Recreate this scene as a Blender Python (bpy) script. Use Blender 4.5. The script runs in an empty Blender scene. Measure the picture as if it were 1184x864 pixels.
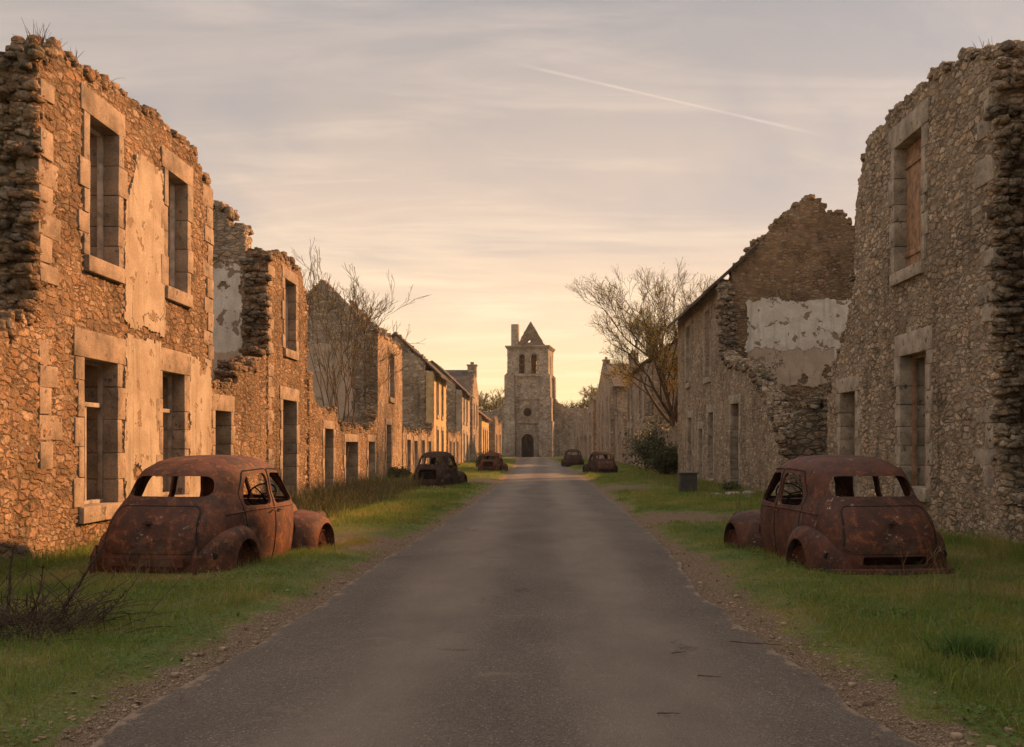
import bpy, bmesh, math, random
import numpy as np
from mathutils import Vector, Matrix
R = math.radians
random.seed(7); rng = np.random.default_rng(7)
S = bpy.context.scene; C = S.collection

# ------------------------------------------------------------------ camera, light, exposure
F_PX, H, VX, HY = 1150.0, 1.65, 628.0, 515.0
cam = bpy.data.cameras.new('camera'); co = bpy.data.objects.new('camera', cam); C.objects.link(co)
co.location = (0, 0, H); co.rotation_euler = (R(90), 0, 0)
cam.sensor_width = 36; cam.lens = 36*F_PX/1184
cam.shift_x = -(VX-592)/1184; cam.shift_y = (HY-432)/1184
cam.clip_start = .05; cam.clip_end = 6000
S.camera = co
S.render.engine = 'CYCLES'
S.view_settings.view_transform = 'Standard'; S.view_settings.look = 'None'
S.view_settings.gamma = 1; S.view_settings.use_curve_mapping = False
S.view_settings.exposure = 0.97
SUN_EL, SUN_AZ = 25.0, 38.0        # azimuth measured from +X towards +Y
sd = Vector((math.cos(R(SUN_EL))*math.cos(R(SUN_AZ)), math.cos(R(SUN_EL))*math.sin(R(SUN_AZ)), math.sin(R(SUN_EL))))
sl = bpy.data.lights.new('sun', 'SUN'); sl.energy = 4.7; sl.angle = R(2.0); sl.color = (1.0, .46, .17)
so = bpy.data.objects.new('sun', sl); C.objects.link(so)
so.rotation_euler = (-sd).to_track_quat('-Z', 'Y').to_euler()

# ------------------------------------------------------------------ node helper
class G:
    def __init__(s, nt): s.nt = nt; s.n = nt.nodes; s.l = nt.links
    def a(s, typ, ins=None, **props):
        nd = s.n.new(typ)
        for k, v in props.items(): setattr(nd, k, v)
        for k, v in (ins or {}).items():
            sk = nd.inputs[k]
            if isinstance(v, bpy.types.NodeSocket): s.l.new(v, sk)
            else: sk.default_value = v
        return nd
    def m(s, op, a, b=None, c=None, clamp=False):
        d = {0: a}
        if b is not None: d[1] = b
        if c is not None: d[2] = c
        return s.a('ShaderNodeMath', d, operation=op, use_clamp=clamp).outputs[0]
    def vm(s, op, a, b=None, out=0):
        d = {0: a}
        if b is not None: d[1] = b
        return s.a('ShaderNodeVectorMath', d, operation=op).outputs[out]
    def noise(s, vec, scale, detail=4, rough=.55, dist=0, col=False):
        return s.a('ShaderNodeTexNoise', {'Vector': vec, 'Scale': scale, 'Detail': detail, 'Roughness': rough, 'Distortion': dist}).outputs[1 if col else 0]
    def ramp(s, fac, stops, interp='LINEAR'):
        nd = s.a('ShaderNodeValToRGB', {'Fac': fac}); cr = nd.color_ramp; cr.interpolation = interp
        while len(cr.elements) < len(stops): cr.elements.new(.5)
        for e, (p, c) in zip(cr.elements, stops):
            e.position = p; e.color = (c, c, c, 1) if isinstance(c, (int, float)) else (*c, 1)
        return nd.outputs[0]
    def mix(s, fac, a, b, mode='MIX'):
        nd = s.a('ShaderNodeMix', data_type='RGBA', blend_type=mode)
        for i, v in ((0, fac), (6, a), (7, b)):
            if isinstance(v, bpy.types.NodeSocket): s.l.new(v, nd.inputs[i])
            elif i == 0: nd.inputs[0].default_value = v
            else: nd.inputs[i].default_value = (*v, 1)
        return nd.outputs[2]
    def step(s, x, lo, hi):
        return s.a('ShaderNodeMapRange', {'Value': x, 'From Min': lo, 'From Max': hi}, interpolation_type='SMOOTHSTEP').outputs[0]

# ------------------------------------------------------------------ sky
W = bpy.data.worlds.new('World'); S.world = W; W.use_nodes = True
g = G(W.node_tree); g.n.clear()
SKY_STRENGTH = 1.0
sky = g.a('ShaderNodeTexSky', sky_type='NISHITA', sun_disc=False, sun_elevation=R(SUN_EL), sun_rotation=R(90-SUN_AZ))
bg1 = g.a('ShaderNodeBackground', {'Color': sky.outputs[0], 'Strength': .007})
tc = g.a('ShaderNodeTexCoord').outputs['Generated']
sep = g.a('ShaderNodeSeparateXYZ', {0: tc}); x, y, z = sep.outputs
el = g.m('MAXIMUM', z, 0.0)
base = g.ramp(el, [(0.0, (.62, .40, .17)), (.05, (.59, .41, .20)), (.12, (.52, .375, .235)), (.22, (.385, .295, .225)), (.32, (.275, .23, .195)), (.41, (.185, .177, .172)), (.50, (.22, .20, .19)), (.62, (.58, .50, .43)), (1.0, (.68, .59, .52))])
# the glow is strongest along the street, paler to the sides
ax = g.m('ABSOLUTE', x)
side = g.m('MULTIPLY', g.step(ax, .15, 1.0), g.step(el, .5, .05))
base = g.mix(g.m('MULTIPLY', side, .5), base, (.31, .26, .215))
# thin veils of high cloud in long perspective streaks
inv = g.m('DIVIDE', 1.0, g.m('ADD', el, .12))
cu = g.a('ShaderNodeCombineXYZ', {0: g.m('MULTIPLY', x, inv), 1: g.m('MULTIPLY', y, inv), 2: 0.0}).outputs[0]
mp = g.a('ShaderNodeMapping', {'Vector': cu, 'Rotation': (0, 0, R(28)), 'Scale': (.55, 2.2, 1)}).outputs[0]
c1 = g.noise(mp, 1.5, 9, .60, 1.0)
mp2 = g.a('ShaderNodeMapping', {'Vector': cu, 'Rotation': (0, 0, R(-38)), 'Scale': (.5, 1.7, 1)}).outputs[0]
c3 = g.noise(mp2, 1.1, 9, .62, 1.2)
c2 = g.noise(cu, .75, 5, .55, .4)
cl = g.m('ADD', g.m('MULTIPLY', g.step(c1, .44, .70), g.step(c2, .32, .6)), g.m('MULTIPLY', g.step(c3, .47, .72), .7), clamp=True)
hi = g.mix(g.step(el, .05, .42), (.66, .50, .31), (.36, .29, .245))
dk = g.m('MULTIPLY', g.step(c2, .56, .36), g.step(el, .04, .30))
base = g.mix(g.m('MULTIPLY', dk, .55), base, (.160, .168, .182))
base = g.mix(g.m('MULTIPLY', cl, .52), base, hi)
# contrail: a thin line between two directions of the sky
def skydir(px, py): return Vector(((px-VX)/F_PX, 1, (HY-py)/F_PX)).normalized()
A, B = skydir(598, 74), skydir(940, 154)
nrm = A.cross(B).normalized(); mid = (A+B).normalized(); al = (B-A).normalized(); hl = (B-A).length/2
dd = g.m('ABSOLUTE', g.vm('DOT_PRODUCT', tc, tuple(nrm), 1))
ss = g.vm('DOT_PRODUCT', tc, tuple(al), 1)
s01 = g.m('DIVIDE', g.m('SUBTRACT', ss, A.dot(al)), (B-A).dot(al))
wd = g.m('ADD', .0014, g.m('MULTIPLY', g.m('ABSOLUTE', g.m('SUBTRACT', s01, .55)), .0016))
line = g.m('MULTIPLY', g.m('SUBTRACT', 1.0, g.m('DIVIDE', dd, wd), clamp=True), g.m('MULTIPLY', g.step(s01, -.05, .2), g.step(s01, 1.08, .8)))
line = g.m('MULTIPLY', line, g.m('ADD', g.m('MULTIPLY', g.noise(tc, 22, 5), 1.6), -.1), clamp=True)
line = g.m('MULTIPLY', line, g.step(y, 0, .2))
base = g.mix(g.m('MULTIPLY', line, .60), base, (.48, .39, .31))
gd = g.step(z, -.25, -.02)
base = g.mix(gd, (.06, .05, .035), base)
bg2 = g.a('ShaderNodeBackground', {'Color': base, 'Strength': SKY_STRENGTH})
ad = g.a('ShaderNodeAddShader', {0: bg1.outputs[0], 1: bg2.outputs[0]})
g.a('ShaderNodeOutputWorld', {0: ad.outputs[0]})

# ------------------------------------------------------------------ materials
def newmat(name, disp=False):
    m = bpy.data.materials.new(name); m.use_nodes = True
    gg = G(m.node_tree); gg.n.clear()
    out = gg.a('ShaderNodeOutputMaterial')
    if disp: m.displacement_method = 'BOTH'
    return m, gg, out
def finish(gg, out, col, rough=.9, height=None, hscale=.01, spec=.2, metal=0, disp=None, nrm_strength=1.0):
    b = gg.a('ShaderNodeBsdfPrincipled', {'Base Color': col if isinstance(col, bpy.types.NodeSocket) else (*col, 1), 'Roughness': rough, 'Specular IOR Level': spec, 'Metallic': metal})
    if height is not None:
        bp = gg.a('ShaderNodeBump', {'Height': height, 'Distance': hscale, 'Strength': nrm_strength})
        gg.l.new(bp.outputs[0], b.inputs['Normal'])
    gg.l.new(b.outputs[0], out.inputs[0])
    if disp is not None: gg.l.new(disp, out.inputs['Displacement'])
    return b

def stone_mat(name, cols, mortar, size=(.28, .28, .135), disp=.034, dark=.5, tint=(1, 1, 1), moss=.7, real=True):
    m, g, out = newmat(name, real)
    c = g.a('ShaderNodeTexCoord').outputs['Object']
    wob = g.vm('SUBTRACT', g.noise(c, 3.2, 3, .6, col=True), (.5, .5, .5))
    cc = g.vm('ADD', c, g.vm('MULTIPLY', wob, (.20, .20, .10)))
    cc = g.vm('ADD', cc, g.vm('MULTIPLY', g.vm('SUBTRACT', g.noise(c, 15, 4, .7, col=True), (.5, .5, .5)), (.085, .085, .06)))
    def layer(sx, sy, sz, off):
        v = g.vm('ADD', g.vm('MULTIPLY', cc, (1/sx, 1/sy, 1/sz)), (off, off*.7, off*1.3))
        f = g.a('ShaderNodeTexVoronoi', {'Vector': v, 'Scale': 1, 'Randomness': .85}, voronoi_dimensions='3D', feature='F1', distance='CHEBYCHEV')
        e1 = g.a('ShaderNodeTexVoronoi', {'Vector': v, 'Scale': 1, 'Randomness': .9}, voronoi_dimensions='3D', feature='F1', distance='EUCLIDEAN')
        e = g.a('ShaderNodeTexVoronoi', {'Vector': v, 'Scale': 1, 'Randomness': .9}, voronoi_dimensions='3D', feature='DISTANCE_TO_EDGE')
        return e1.outputs['Color'], e.outputs['Distance']
    ca, ea = layer(*size, 0.0)
    cb, eb = layer(size[0]*.62, size[1]*.62, size[2]*.66, 7.3)
    sel = g.step(g.noise(c, 1.1, 3, .6), .55, .59)
    colr = g.mix(sel, ca, cb)
    edge = g.m('ADD', g.m('MULTIPLY', ea, g.m('SUBTRACT', 1.0, sel)), g.m('MULTIPLY', eb, sel))
    sp = g.a('ShaderNodeSeparateColor', {0: colr})
    n = len(cols)
    base = g.ramp(sp.outputs[0], [((i+.0)/n, k) for i, k in enumerate(cols)], 'CONSTANT')
    mean = tuple(sum(k[i] for k in cols)/n for i in range(3))
    base = g.mix(.35, base, mean)
    base = g.mix(1.0, base, g.ramp(sp.outputs[1], [(0, .78), (1, 1.2)]), 'MULTIPLY')
    fine = g.noise(c, 26, 6, .72)
    base = g.mix(1.0, base, g.ramp(fine, [(.28, .40), (.5, 1.0), (.74, 1.6)]), 'MULTIPLY')
    mm = g.step(edge, .01, .13)
    mort = g.mix(1.0, mortar, g.ramp(g.noise(c, 50, 4, .7), [(.3, .55), (.7, 1.25)]), 'MULTIPLY')
    # joints: some flush and sandy, some washed out, their mortar darkened for joint shadows
    deep = g.step(g.noise(c, 1.7, 4, .6), .44, .62)
    mort = g.mix(deep, mort, tuple(k*.42 for k in mortar))
    col = g.mix(mm, mort, base)
    big = g.noise(c, .55, 6, .62)
    col = g.mix(1.0, col, g.ramp(big, [(.30, dark), (.55, 1.0), (.72, 1.18)]), 'MULTIPLY')
    # lichen and dirt blotches
    bl = g.noise(c, 4.2, 6, .68)
    col = g.mix(g.m('MULTIPLY', g.step(bl, .60, .72), .55), col, (.40, .36, .28))
    col = g.mix(g.m('MULTIPLY', g.step(bl, .40, .28), .65), col, (.045, .038, .03))
    # damp black runs down the wall
    runs = g.noise(g.vm('MULTIPLY', c, (2.6, 2.6, .28)), 1.0, 5, .6)
    col = g.mix(g.m('MULTIPLY', g.step(runs, .58, .72), .6), col, (.05, .043, .036))
    nz = g.a('ShaderNodeSeparateXYZ', {0: g.a('ShaderNodeNewGeometry').outputs['Normal']}).outputs[2]
    ms = g.m('MULTIPLY', g.step(nz, .25, .8), g.m('MULTIPLY', g.step(g.noise(c, 2.5, 4), .35, .6), moss))
    col = g.mix(ms, col, (.065, .06, .025))
    col = g.mix(1.0, col, tint, 'MULTIPLY')
    st = g.step(edge, .0, .17)
    h = g.m('ADD', g.m('MULTIPLY', st, g.m('ADD', .55, g.m('MULTIPLY', sp.outputs[2], .45))), g.m('MULTIPLY', g.m('ADD', g.noise(c, 11, 5, .65), g.m('MULTIPLY', fine, .5)), .85))
    if real:
        dv = g.a('ShaderNodeDisplacement', {'Height': h, 'Midlevel': .8, 'Scale': disp}).outputs[0]
        finish(g, out, col, .93, disp=dv, spec=.15)
    else:
        finish(g, out, col, .93, h, disp, .15)
    return m
WARM = [(.34, .225, .135), (.25, .165, .105), (.40, .285, .19), (.19, .13, .09), (.35, .245, .165), (.28, .235, .19), (.46, .365, .27), (.31, .185, .10)]
GREY = [(.40, .31, .225), (.28, .22, .165), (.48, .37, .27), (.21, .17, .135), (.40, .285, .19), (.35, .31, .26), (.55, .45, .345), (.37, .25, .165)]
M = {}
M['stone_warm'] = stone_mat('rubble_stone_warm', WARM, (.33, .24, .15), size=(.235, .235, .11), tint=(.86, .82, .80))
M['stone_grey'] = stone_mat('rubble_stone_grey', GREY, (.34, .28, .21), size=(.225, .225, .105), dark=.62)
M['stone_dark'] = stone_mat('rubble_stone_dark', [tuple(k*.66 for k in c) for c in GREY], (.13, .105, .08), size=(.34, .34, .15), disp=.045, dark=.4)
M['stone_far'] = stone_mat('rubble_stone_far', GREY, (.36, .30, .23), size=(.34, .34, .19), disp=.04, real=False)
M['stone_farwarm'] = stone_mat('rubble_stone_far_warm', WARM, (.40, .31, .21), size=(.34, .34, .19), disp=.04, real=False)
M['church'] = stone_mat('ashlar_church', [(.34, .30, .25), (.29, .255, .21), (.38, .33, .27), (.31, .26, .21)], (.27, .235, .2), size=(.55, .55, .30), disp=.02, dark=.6, real=False, moss=.3)

M['church_dark'] = stone_mat('ashlar_church_dark', [(.22, .18, .14), (.17, .14, .11), (.25, .20, .16), (.19, .15, .115)], (.14, .12, .1), size=(.45, .45, .25), disp=.02, dark=.6, real=False, moss=.3)
def plain_rough(name, c1, c2, scale=3, spots=None, rough=.9, bump=.006, fine=30, dirt=.55, metal=0, spec=.2, streak=False):
    m, g, out = newmat(name)
    c = g.a('ShaderNodeTexCoord').outputs['Object']
    a = g.noise(g.vm('MULTIPLY', c, (1, 1, .25)) if streak else c, scale, 7, .62, .3)
    col = g.mix(g.step(a, .36, .62), c1, c2)
    f = g.noise(c, fine, 5, .7)
    col = g.mix(1.0, col, g.ramp(f, [(.3, .68), (.7, 1.25)]), 'MULTIPLY')
    d = g.noise(c, scale*.45, 5, .6)
    col = g.mix(1.0, col, g.ramp(d, [(.33, dirt), (.55, 1.0)]), 'MULTIPLY')
    if spots:
        s = g.noise(c, spots[1], 4, .6)
        col = g.mix(g.step(s, spots[2], spots[2]+.03), col, spots[0])
    h = g.m('ADD', g.m('MULTIPLY', a, 1.0), g.m('MULTIPLY', f, .6))
    finish(g, out, col, rough, h, bump, spec, metal)
    return m
M['dressed'] = plain_rough('dressed_limestone', (.36, .28, .21), (.27, .215, .165), 3.5, ((.12, .10, .08), 7, .62), bump=.012, fine=38)
M['dressed_grey'] = plain_rough('dressed_limestone_grey', (.42, .36, .29), (.30, .255, .205), 3.5, ((.10, .088, .07), 7, .62), bump=.012, fine=38)
M['dressed_church'] = plain_rough('church_dressed_stone', (.32, .28, .235), (.22, .19, .16), 1.2, bump=.02, fine=12)
def plaster_mat(name, c1, c2, under, peel=.60):
    m, g, out = newmat(name)
    c = g.a('ShaderNodeTexCoord').outputs['Object']
    a = g.noise(c, 1.3, 7, .62, .4)
    col = g.mix(g.step(a, .38, .60), c1, c2)
    st = g.noise(g.vm('MULTIPLY', c, (5, 5, .5)), 1.0, 6, .65)
    col = g.mix(g.m('MULTIPLY', g.step(st, .50, .70), .5), col, tuple(k*.45 for k in c2))
    f = g.noise(c, 32, 6, .72)
    col = g.mix(1.0, col, g.ramp(f, [(.3, .72), (.7, 1.2)]), 'MULTIPLY')
    pe = g.noise(c, 2.4, 6, .6)
    pm = g.step(pe, peel, peel+.012)
    col = g.mix(pm, col, under)
    v = g.a('ShaderNodeTexVoronoi', {'Vector': g.vm('ADD', c, g.vm('MULTIPLY', g.noise(c, 2, 4, .6, col=True), (.7, .7, .7))), 'Scale': .75}, feature='DISTANCE_TO_EDGE').outputs['Distance']
    ck = g.m('MULTIPLY', g.step(v, .008, .003), g.step(g.noise(c, .9, 2), .54, .60))
    col = g.mix(g.m('MULTIPLY', ck, .8), col, (.05, .04, .03))
    h = g.m('ADD', g.m('MULTIPLY', f, .35), g.m('MULTIPLY', g.m('ADD', pm, ck), -1.5))
    h = g.m('ADD', h, g.m('MULTIPLY', a, 1.4))
    finish(g, out, col, .92, h, .010, .15)
    return m
M['plaster'] = plaster_mat('old_cream_plaster', (.42, .36, .285), (.33, .27, .205), (.24, .17, .11), .60)
M['plaster_white'] = plaster_mat('old_white_plaster', (.66, .62, .56), (.54, .49, .43), (.25, .19, .14), .60)
M['plaster_beige'] = plaster_mat('old_beige_plaster', (.50, .40, .315), (.42, .325, .245), (.24, .18, .13), .70)
M['plaster_ochre'] = plaster_mat('ochre_render', (.56, .41, .22), (.47, .34, .18), (.30, .2, .1), .68)
def wood_mat(name, c1, c2):
    m, g, out = newmat(name)
    c = g.a('ShaderNodeTexCoord').outputs['Object']
    a = g.noise(g.vm('MULTIPLY', c, (22, 22, 1.6)), 1.0, 6, .65)
    col = g.mix(a, c1, c2)
    b = g.noise(c, 5, 5, .6)
    col = g.mix(1.0, col, g.ramp(b, [(.35, .55), (.6, 1.1)]), 'MULTIPLY')
    finish(g, out, col, .85, a, .006, .2)
    return m
M['wood_grey'] = wood_mat('weathered_grey_wood', (.58, .51, .43), (.34, .29, .24))
M['wood_pale'] = wood_mat('pale_painted_wood', (.42, .37, .31), (.24, .20, .16))
M['wood_brown'] = wood_mat('orange_brown_boards', (.42, .26, .16), (.24, .155, .10))
M['wood_dark'] = wood_mat('dark_boards', (.12, .095, .075), (.05, .04, .033))
M['wood_black'] = wood_mat('blackened_door_boards', (.035, .028, .024), (.015, .012, .010))
M['slate'] = plain_rough('old_slate', (.095, .08, .075), (.055, .048, .045), 2.2, ((.16, .13, .08), 6, .66), bump=.02, fine=16)
M['tile'] = plain_rough('old_clay_tile', (.17, .10, .07), (.10, .065, .05), 2.0, ((.16, .13, .08), 5, .64), bump=.03, fine=14)
M['bark'] = plain_rough('tree_bark', (.13, .095, .065), (.08, .06, .045), 8, bump=.01, fine=40)
M['twig'] = plain_rough('brown_twig', (.17, .12, .08), (.11, .08, .055), 10, bump=.003, fine=40)
M['dead'] = plain_rough('dead_shrub_twigs', (.105, .068, .05), (.06, .04, .032), 10, bump=.003, fine=40)
M['straw'] = plain_rough('dry_straw', (.30, .21, .12), (.19, .125, .075), 4, bump=.002, fine=30)
M['weed'] = plain_rough('dry_weed', (.21, .155, .075), (.13, .12, .045), 1.0, bump=.002, fine=20)
M['boulder'] = plain_rough('pale_rock', (.40, .37, .32), (.26, .24, .2), 6, ((.07, .07, .04), 5, .6), bump=.03, fine=22)
M['bin'] = plain_rough('dark_painted_metal', (.055, .055, .052), (.075, .070, .06), 3, ((.14, .09, .05), 9, .68), bump=.004, fine=30, rough=.6)
M['black'] = plain_rough('dark_rubber_and_gap_shade', (.02, .018, .016), (.03, .027, .024), 5, bump=.004)  # also colours the shade in the car panel gaps

def rust_mat(name, a=(.12, .045, .026), b=(.040, .020, .016), hi=(.23, .095, .045), specks=.69, spk=(.42, .36, .30), spec=.28, dull=0):
    m, g, out = newmat(name)
    c = g.a('ShaderNodeTexCoord').outputs['Object']
    n1 = g.noise(c, 2.6, 8, .66, .5)
    col = g.mix(g.step(n1, .36, .62), b, a)
    n2 = g.noise(c, 9, 7, .7)
    col = g.mix(g.m('MULTIPLY', g.step(n2, .50, .66), .8), col, hi)
    n3 = g.noise(c, 60, 5, .75)
    col = g.mix(1.0, col, g.ramp(n3, [(.3, .62), (.7, 1.4)]), 'MULTIPLY')
    rn = g.noise(g.vm('MULTIPLY', c, (9, 9, .8)), 1.0, 5, .6)
    col = g.mix(g.m('MULTIPLY', g.step(rn, .52, .7), .4), col, (.045, .02, .014))
    gp = g.noise(c, 3.1, 5, .6)
    s = g.noise(c, 17, 5, .68)
    sm = g.m('MULTIPLY', g.step(s, specks-.05, specks-.03), g.step(gp, .53, .62))
    col = g.mix(g.m('MULTIPLY', sm, .75), col, spk)
    pb = g.noise(c, 1.7, 4, .6)
    col = g.mix(g.m('MULTIPLY', g.step(pb, .56, .72), .5), col, (.12, .085, .07))
    rg = g.ramp(n2, [(.3, .6+.3*dull), (.7, .88)])
    h = g.m('ADD', g.m('MULTIPLY', n3, .5), g.m('ADD', n2, g.m('MULTIPLY', n1, 1.5)))
    finish(g, out, col, rg, h, .006, spec)
    return m
M['rust'] = rust_mat('rusted_steel')
M['rust_dark'] = rust_mat('rusted_steel_dark', (.085, .032, .02), (.04, .018, .013), (.15, .055, .03), .66)
M['rust_far'] = rust_mat('rusted_steel_blackened', (.045, .028, .022), (.024, .017, .015), (.09, .045, .03), .66, spec=.06, dull=1)
M['rust_red'] = rust_mat('rusted_steel_reddish', (.10, .038, .024), (.045, .02, .015), (.15, .06, .032), .66, spec=.06, dull=1)

M['rust_lid'] = rust_mat('rusted_boot_lid', (.085, .032, .02), (.035, .018, .014), (.20, .075, .035), .62, (.36, .30, .24))
def leaf_mat(name, cols, scale=1.2, trans=.35):
    m, g, out = newmat(name)
    c = g.a('ShaderNodeNewGeometry').outputs['Position']
    a = g.noise(c, scale, 4, .6); b = g.noise(c, 23, 3, .6)
    f = g.m('ADD', g.m('MULTIPLY', a, .55), g.m('MULTIPLY', g.noise(c, 60, 2, .6), .45))
    col = g.ramp(f, [(.34+.32*i/(len(cols)-1), k) for i, k in enumerate(cols)])
    d = g.a('ShaderNodeBsdfPrincipled', {'Base Color': col, 'Roughness': .7, 'Specular IOR Level': .25})
    t = g.a('ShaderNodeBsdfTranslucent', {'Color': col})
    mx = g.a('ShaderNodeMixShader', {0: trans, 1: d.outputs[0], 2: t.outputs[0]})
    g.l.new(mx.outputs[0], out.inputs[0])
    return m
M['grass'] = leaf_mat('grass_blades', [(.42, .30, .11), (.26, .26, .07), (.15, .22, .04), (.08, .14, .025)], .8, .4)
M['grass_tuft'] = leaf_mat('dark_grass', [(.075, .14, .03), (.09, .16, .035), (.055, .11, .025)], 2, .3)
M['leaf_gold'] = leaf_mat('golden_spring_leaves', [(.55, .36, .07), (.46, .32, .07), (.34, .27, .08)], 1.5, .5)
M['leaf_bud'] = leaf_mat('buds', [(.50, .38, .10), (.36, .32, .08)], 2, .4)
M['leaf_ivy'] = leaf_mat('ivy_leaves', [(.10, .075, .03), (.05, .06, .02), (.03, .045, .014)], 1.5, .2)

# ground: grass soil with gravel where the painted attribute says so
def ground_mat():
    m, g, out = newmat('verge_ground')
    c = g.a('ShaderNodeNewGeometry').outputs['Position']
    gr = g.a('ShaderNodeAttribute', attribute_name='gravel').outputs['Fac']
    n = g.noise(c, 2.2, 7, .66)
    mask = g.step(g.m('ADD', gr, g.m('MULTIPLY', g.m('SUBTRACT', n, .5), 1.4)), .38, .62)
    a = g.noise(c, .8, 6, .6)
    soil = g.ramp(a, [(.34, (.17, .135, .06)), (.48, (.11, .125, .04)), (.62, (.08, .11, .03))])
    soil = g.mix(1.0, soil, g.ramp(g.noise(c, 28, 6, .75), [(.3, .45), (.7, 1.5)]), 'MULTIPLY')
    v = g.a('ShaderNodeTexVoronoi', {'Vector': c, 'Scale': 75}, feature='F1')
    pv = g.a('ShaderNodeSeparateColor', {0: v.outputs['Color']}).outputs[0]
    peb = g.ramp(pv, [(0, (.22, .155, .105)), (.35, (.28, .20, .14)), (.7, (.34, .25, .18)), (.95, (.44, .35, .26))], 'CONSTANT')
    peb = g.mix(1.0, peb, g.ramp(v.outputs['Distance'], [(.2, 1.1), (.65, .45)]), 'MULTIPLY')
    peb = g.mix(g.step(g.noise(c, 1.5, 5), .54, .70), peb, (.18, .135, .085))
    col = g.mix(mask, soil, peb)
    h = g.m('ADD', g.noise(c, 14, 5, .7), g.m('MULTIPLY', g.m('SUBTRACT', 1.0, v.outputs['Distance']), g.m('MULTIPLY', mask, .6)))
    finish(g, out, col, .95, h, .03, .1)
    return m
M['ground'] = ground_mat()
def road_mat():
    m, g, out = newmat('old_asphalt')
    c = g.a('ShaderNodeNewGeometry').outputs['Position']
    sp = g.a('ShaderNodeSeparateXYZ', {0: c}); X, Y = sp.outputs[0], sp.outputs[1]
    v = g.a('ShaderNodeTexVoronoi', {'Vector': c, 'Scale': 95}, feature='F1')
    pv = g.a('ShaderNodeSeparateColor', {0: v.outputs['Color']}).outputs[0]
    base = g.ramp(pv, [(0, (.070, .056, .046)), (.4, (.10, .081, .066)), (.8, (.13, .105, .086)), (.975, (.22, .185, .155))], 'CONSTANT')
    # paler dusty wheel lanes, darker centre and edges
    wn = g.m('MULTIPLY', g.m('SUBTRACT', g.noise(g.vm('MULTIPLY', c, (1, .25, 1)), .8, 3), .5), 1.2)
    xx = g.m('ADD', g.m('ADD', X, .15), wn)
    lane = g.m('ADD', g.step(g.m('ABSOLUTE', g.m('SUBTRACT', xx, .85)), .75, .1), g.step(g.m('ABSOLUTE', g.m('ADD', xx, .95)), .75, .1))
    base = g.mix(g.m('MULTIPLY', lane, .55), base, (.185, .15, .12))
    a = g.noise(g.vm('MULTIPLY', c, (1.0, .55, 1)), .9, 6, .62)
    base = g.mix(1.0, base, g.ramp(a, [(.32, .78), (.5, 1.0), (.68, 1.18)]), 'MULTIPLY')
    b = g.noise(g.vm('MULTIPLY', c, (.7, 1.6, 1)), 1.4, 7, .7)
    base = g.mix(g.m('MULTIPLY', g.step(b, .60, .68), .45), base, (.20, .15, .11))
    base = g.mix(g.m('MULTIPLY', g.step(b, .36, .30), .5), base, (.035, .03, .027))
    ck = g.a('ShaderNodeTexVoronoi', {'Vector': g.vm('ADD', g.vm('MULTIPLY', c, (.9, .45, 1)), g.vm('MULTIPLY', g.noise(c, 1.6, 6, .7, col=True), (1.0, .8, 0))), 'Scale': .55}, feature='DISTANCE_TO_EDGE').outputs['Distance']
    cm = g.m('MULTIPLY', g.step(ck, .008, .002), g.step(g.noise(c, .35, 3), .54, .62))
    base = g.mix(g.m('MULTIPLY', cm, .5), base, (.035, .03, .026))
    ed = g.a('ShaderNodeAttribute', attribute_name='edge').outputs['Fac']
    em = g.step(g.m('ADD', ed, g.m('MULTIPLY', g.m('SUBTRACT', g.noise(c, 3.5, 7, .7), .5), 2.2)), .85, 1.1)
    base = g.mix(g.m('MULTIPLY', em, .8), base, (.24, .175, .125))
    h = g.m('ADD', g.m('SUBTRACT', 1.0, v.outputs['Distance']), g.m('ADD', g.noise(c, 30, 5, .7), g.m('MULTIPLY', cm, -2.0)))
    finish(g, out, base, .82, h, .006, .3)
    return m
M['road'] = road_mat()

# ------------------------------------------------------------------ object helpers
def tag(o, label=None, cat=None, group=None, kind=None):
    if label: o['label'] = label
    if cat: o['category'] = cat
    if group: o['group'] = group
    if kind: o['kind'] = kind
    return o
def empty(name, loc, label, cat, group=None, rz=0):
    o = bpy.data.objects.new(name, None); C.objects.link(o); o.location = loc; o.rotation_euler = (0, 0, rz)
    o.empty_display_size = .3
    return tag(o, label, cat, group)
def rootloc(p):
    v = Vector((0, 0, 0))
    while p is not None: v = v + p.location; p = p.parent
    return v
def link(name, me, mat, parent=None, world=True):
    o = bpy.data.objects.new(name, me); C.objects.link(o)
    if mat is not None: me.materials.clear(); me.materials.append(mat)
    if parent is not None:
        if world: me.transform(Matrix.Translation(-rootloc(parent)))
        o.parent = parent
    return o
def np_mesh(name, V, F, smooth=True):
    me = bpy.data.meshes.new(name)
    V = np.asarray(V, np.float32); 
    tot = [f.shape for f in F]
    me.vertices.add(len(V)); me.vertices.foreach_set('co', V.ravel())
    loops = np.concatenate([f.ravel() for f in F]).astype(np.int32)
    starts = []; s = 0
    for f in F:
        k = f.shape[1]; starts.append(s+np.arange(f.shape[0])*k); s += f.size
    starts = np.concatenate(starts).astype(np.int32)
    me.loops.add(len(loops)); me.loops.foreach_set('vertex_index', loops)
    me.polygons.add(len(starts)); me.polygons.foreach_set('loop_start', starts)
    me.update(calc_edges=True)
    if smooth: me.polygons.foreach_set('use_smooth', np.ones(len(starts), bool))
    return me
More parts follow.
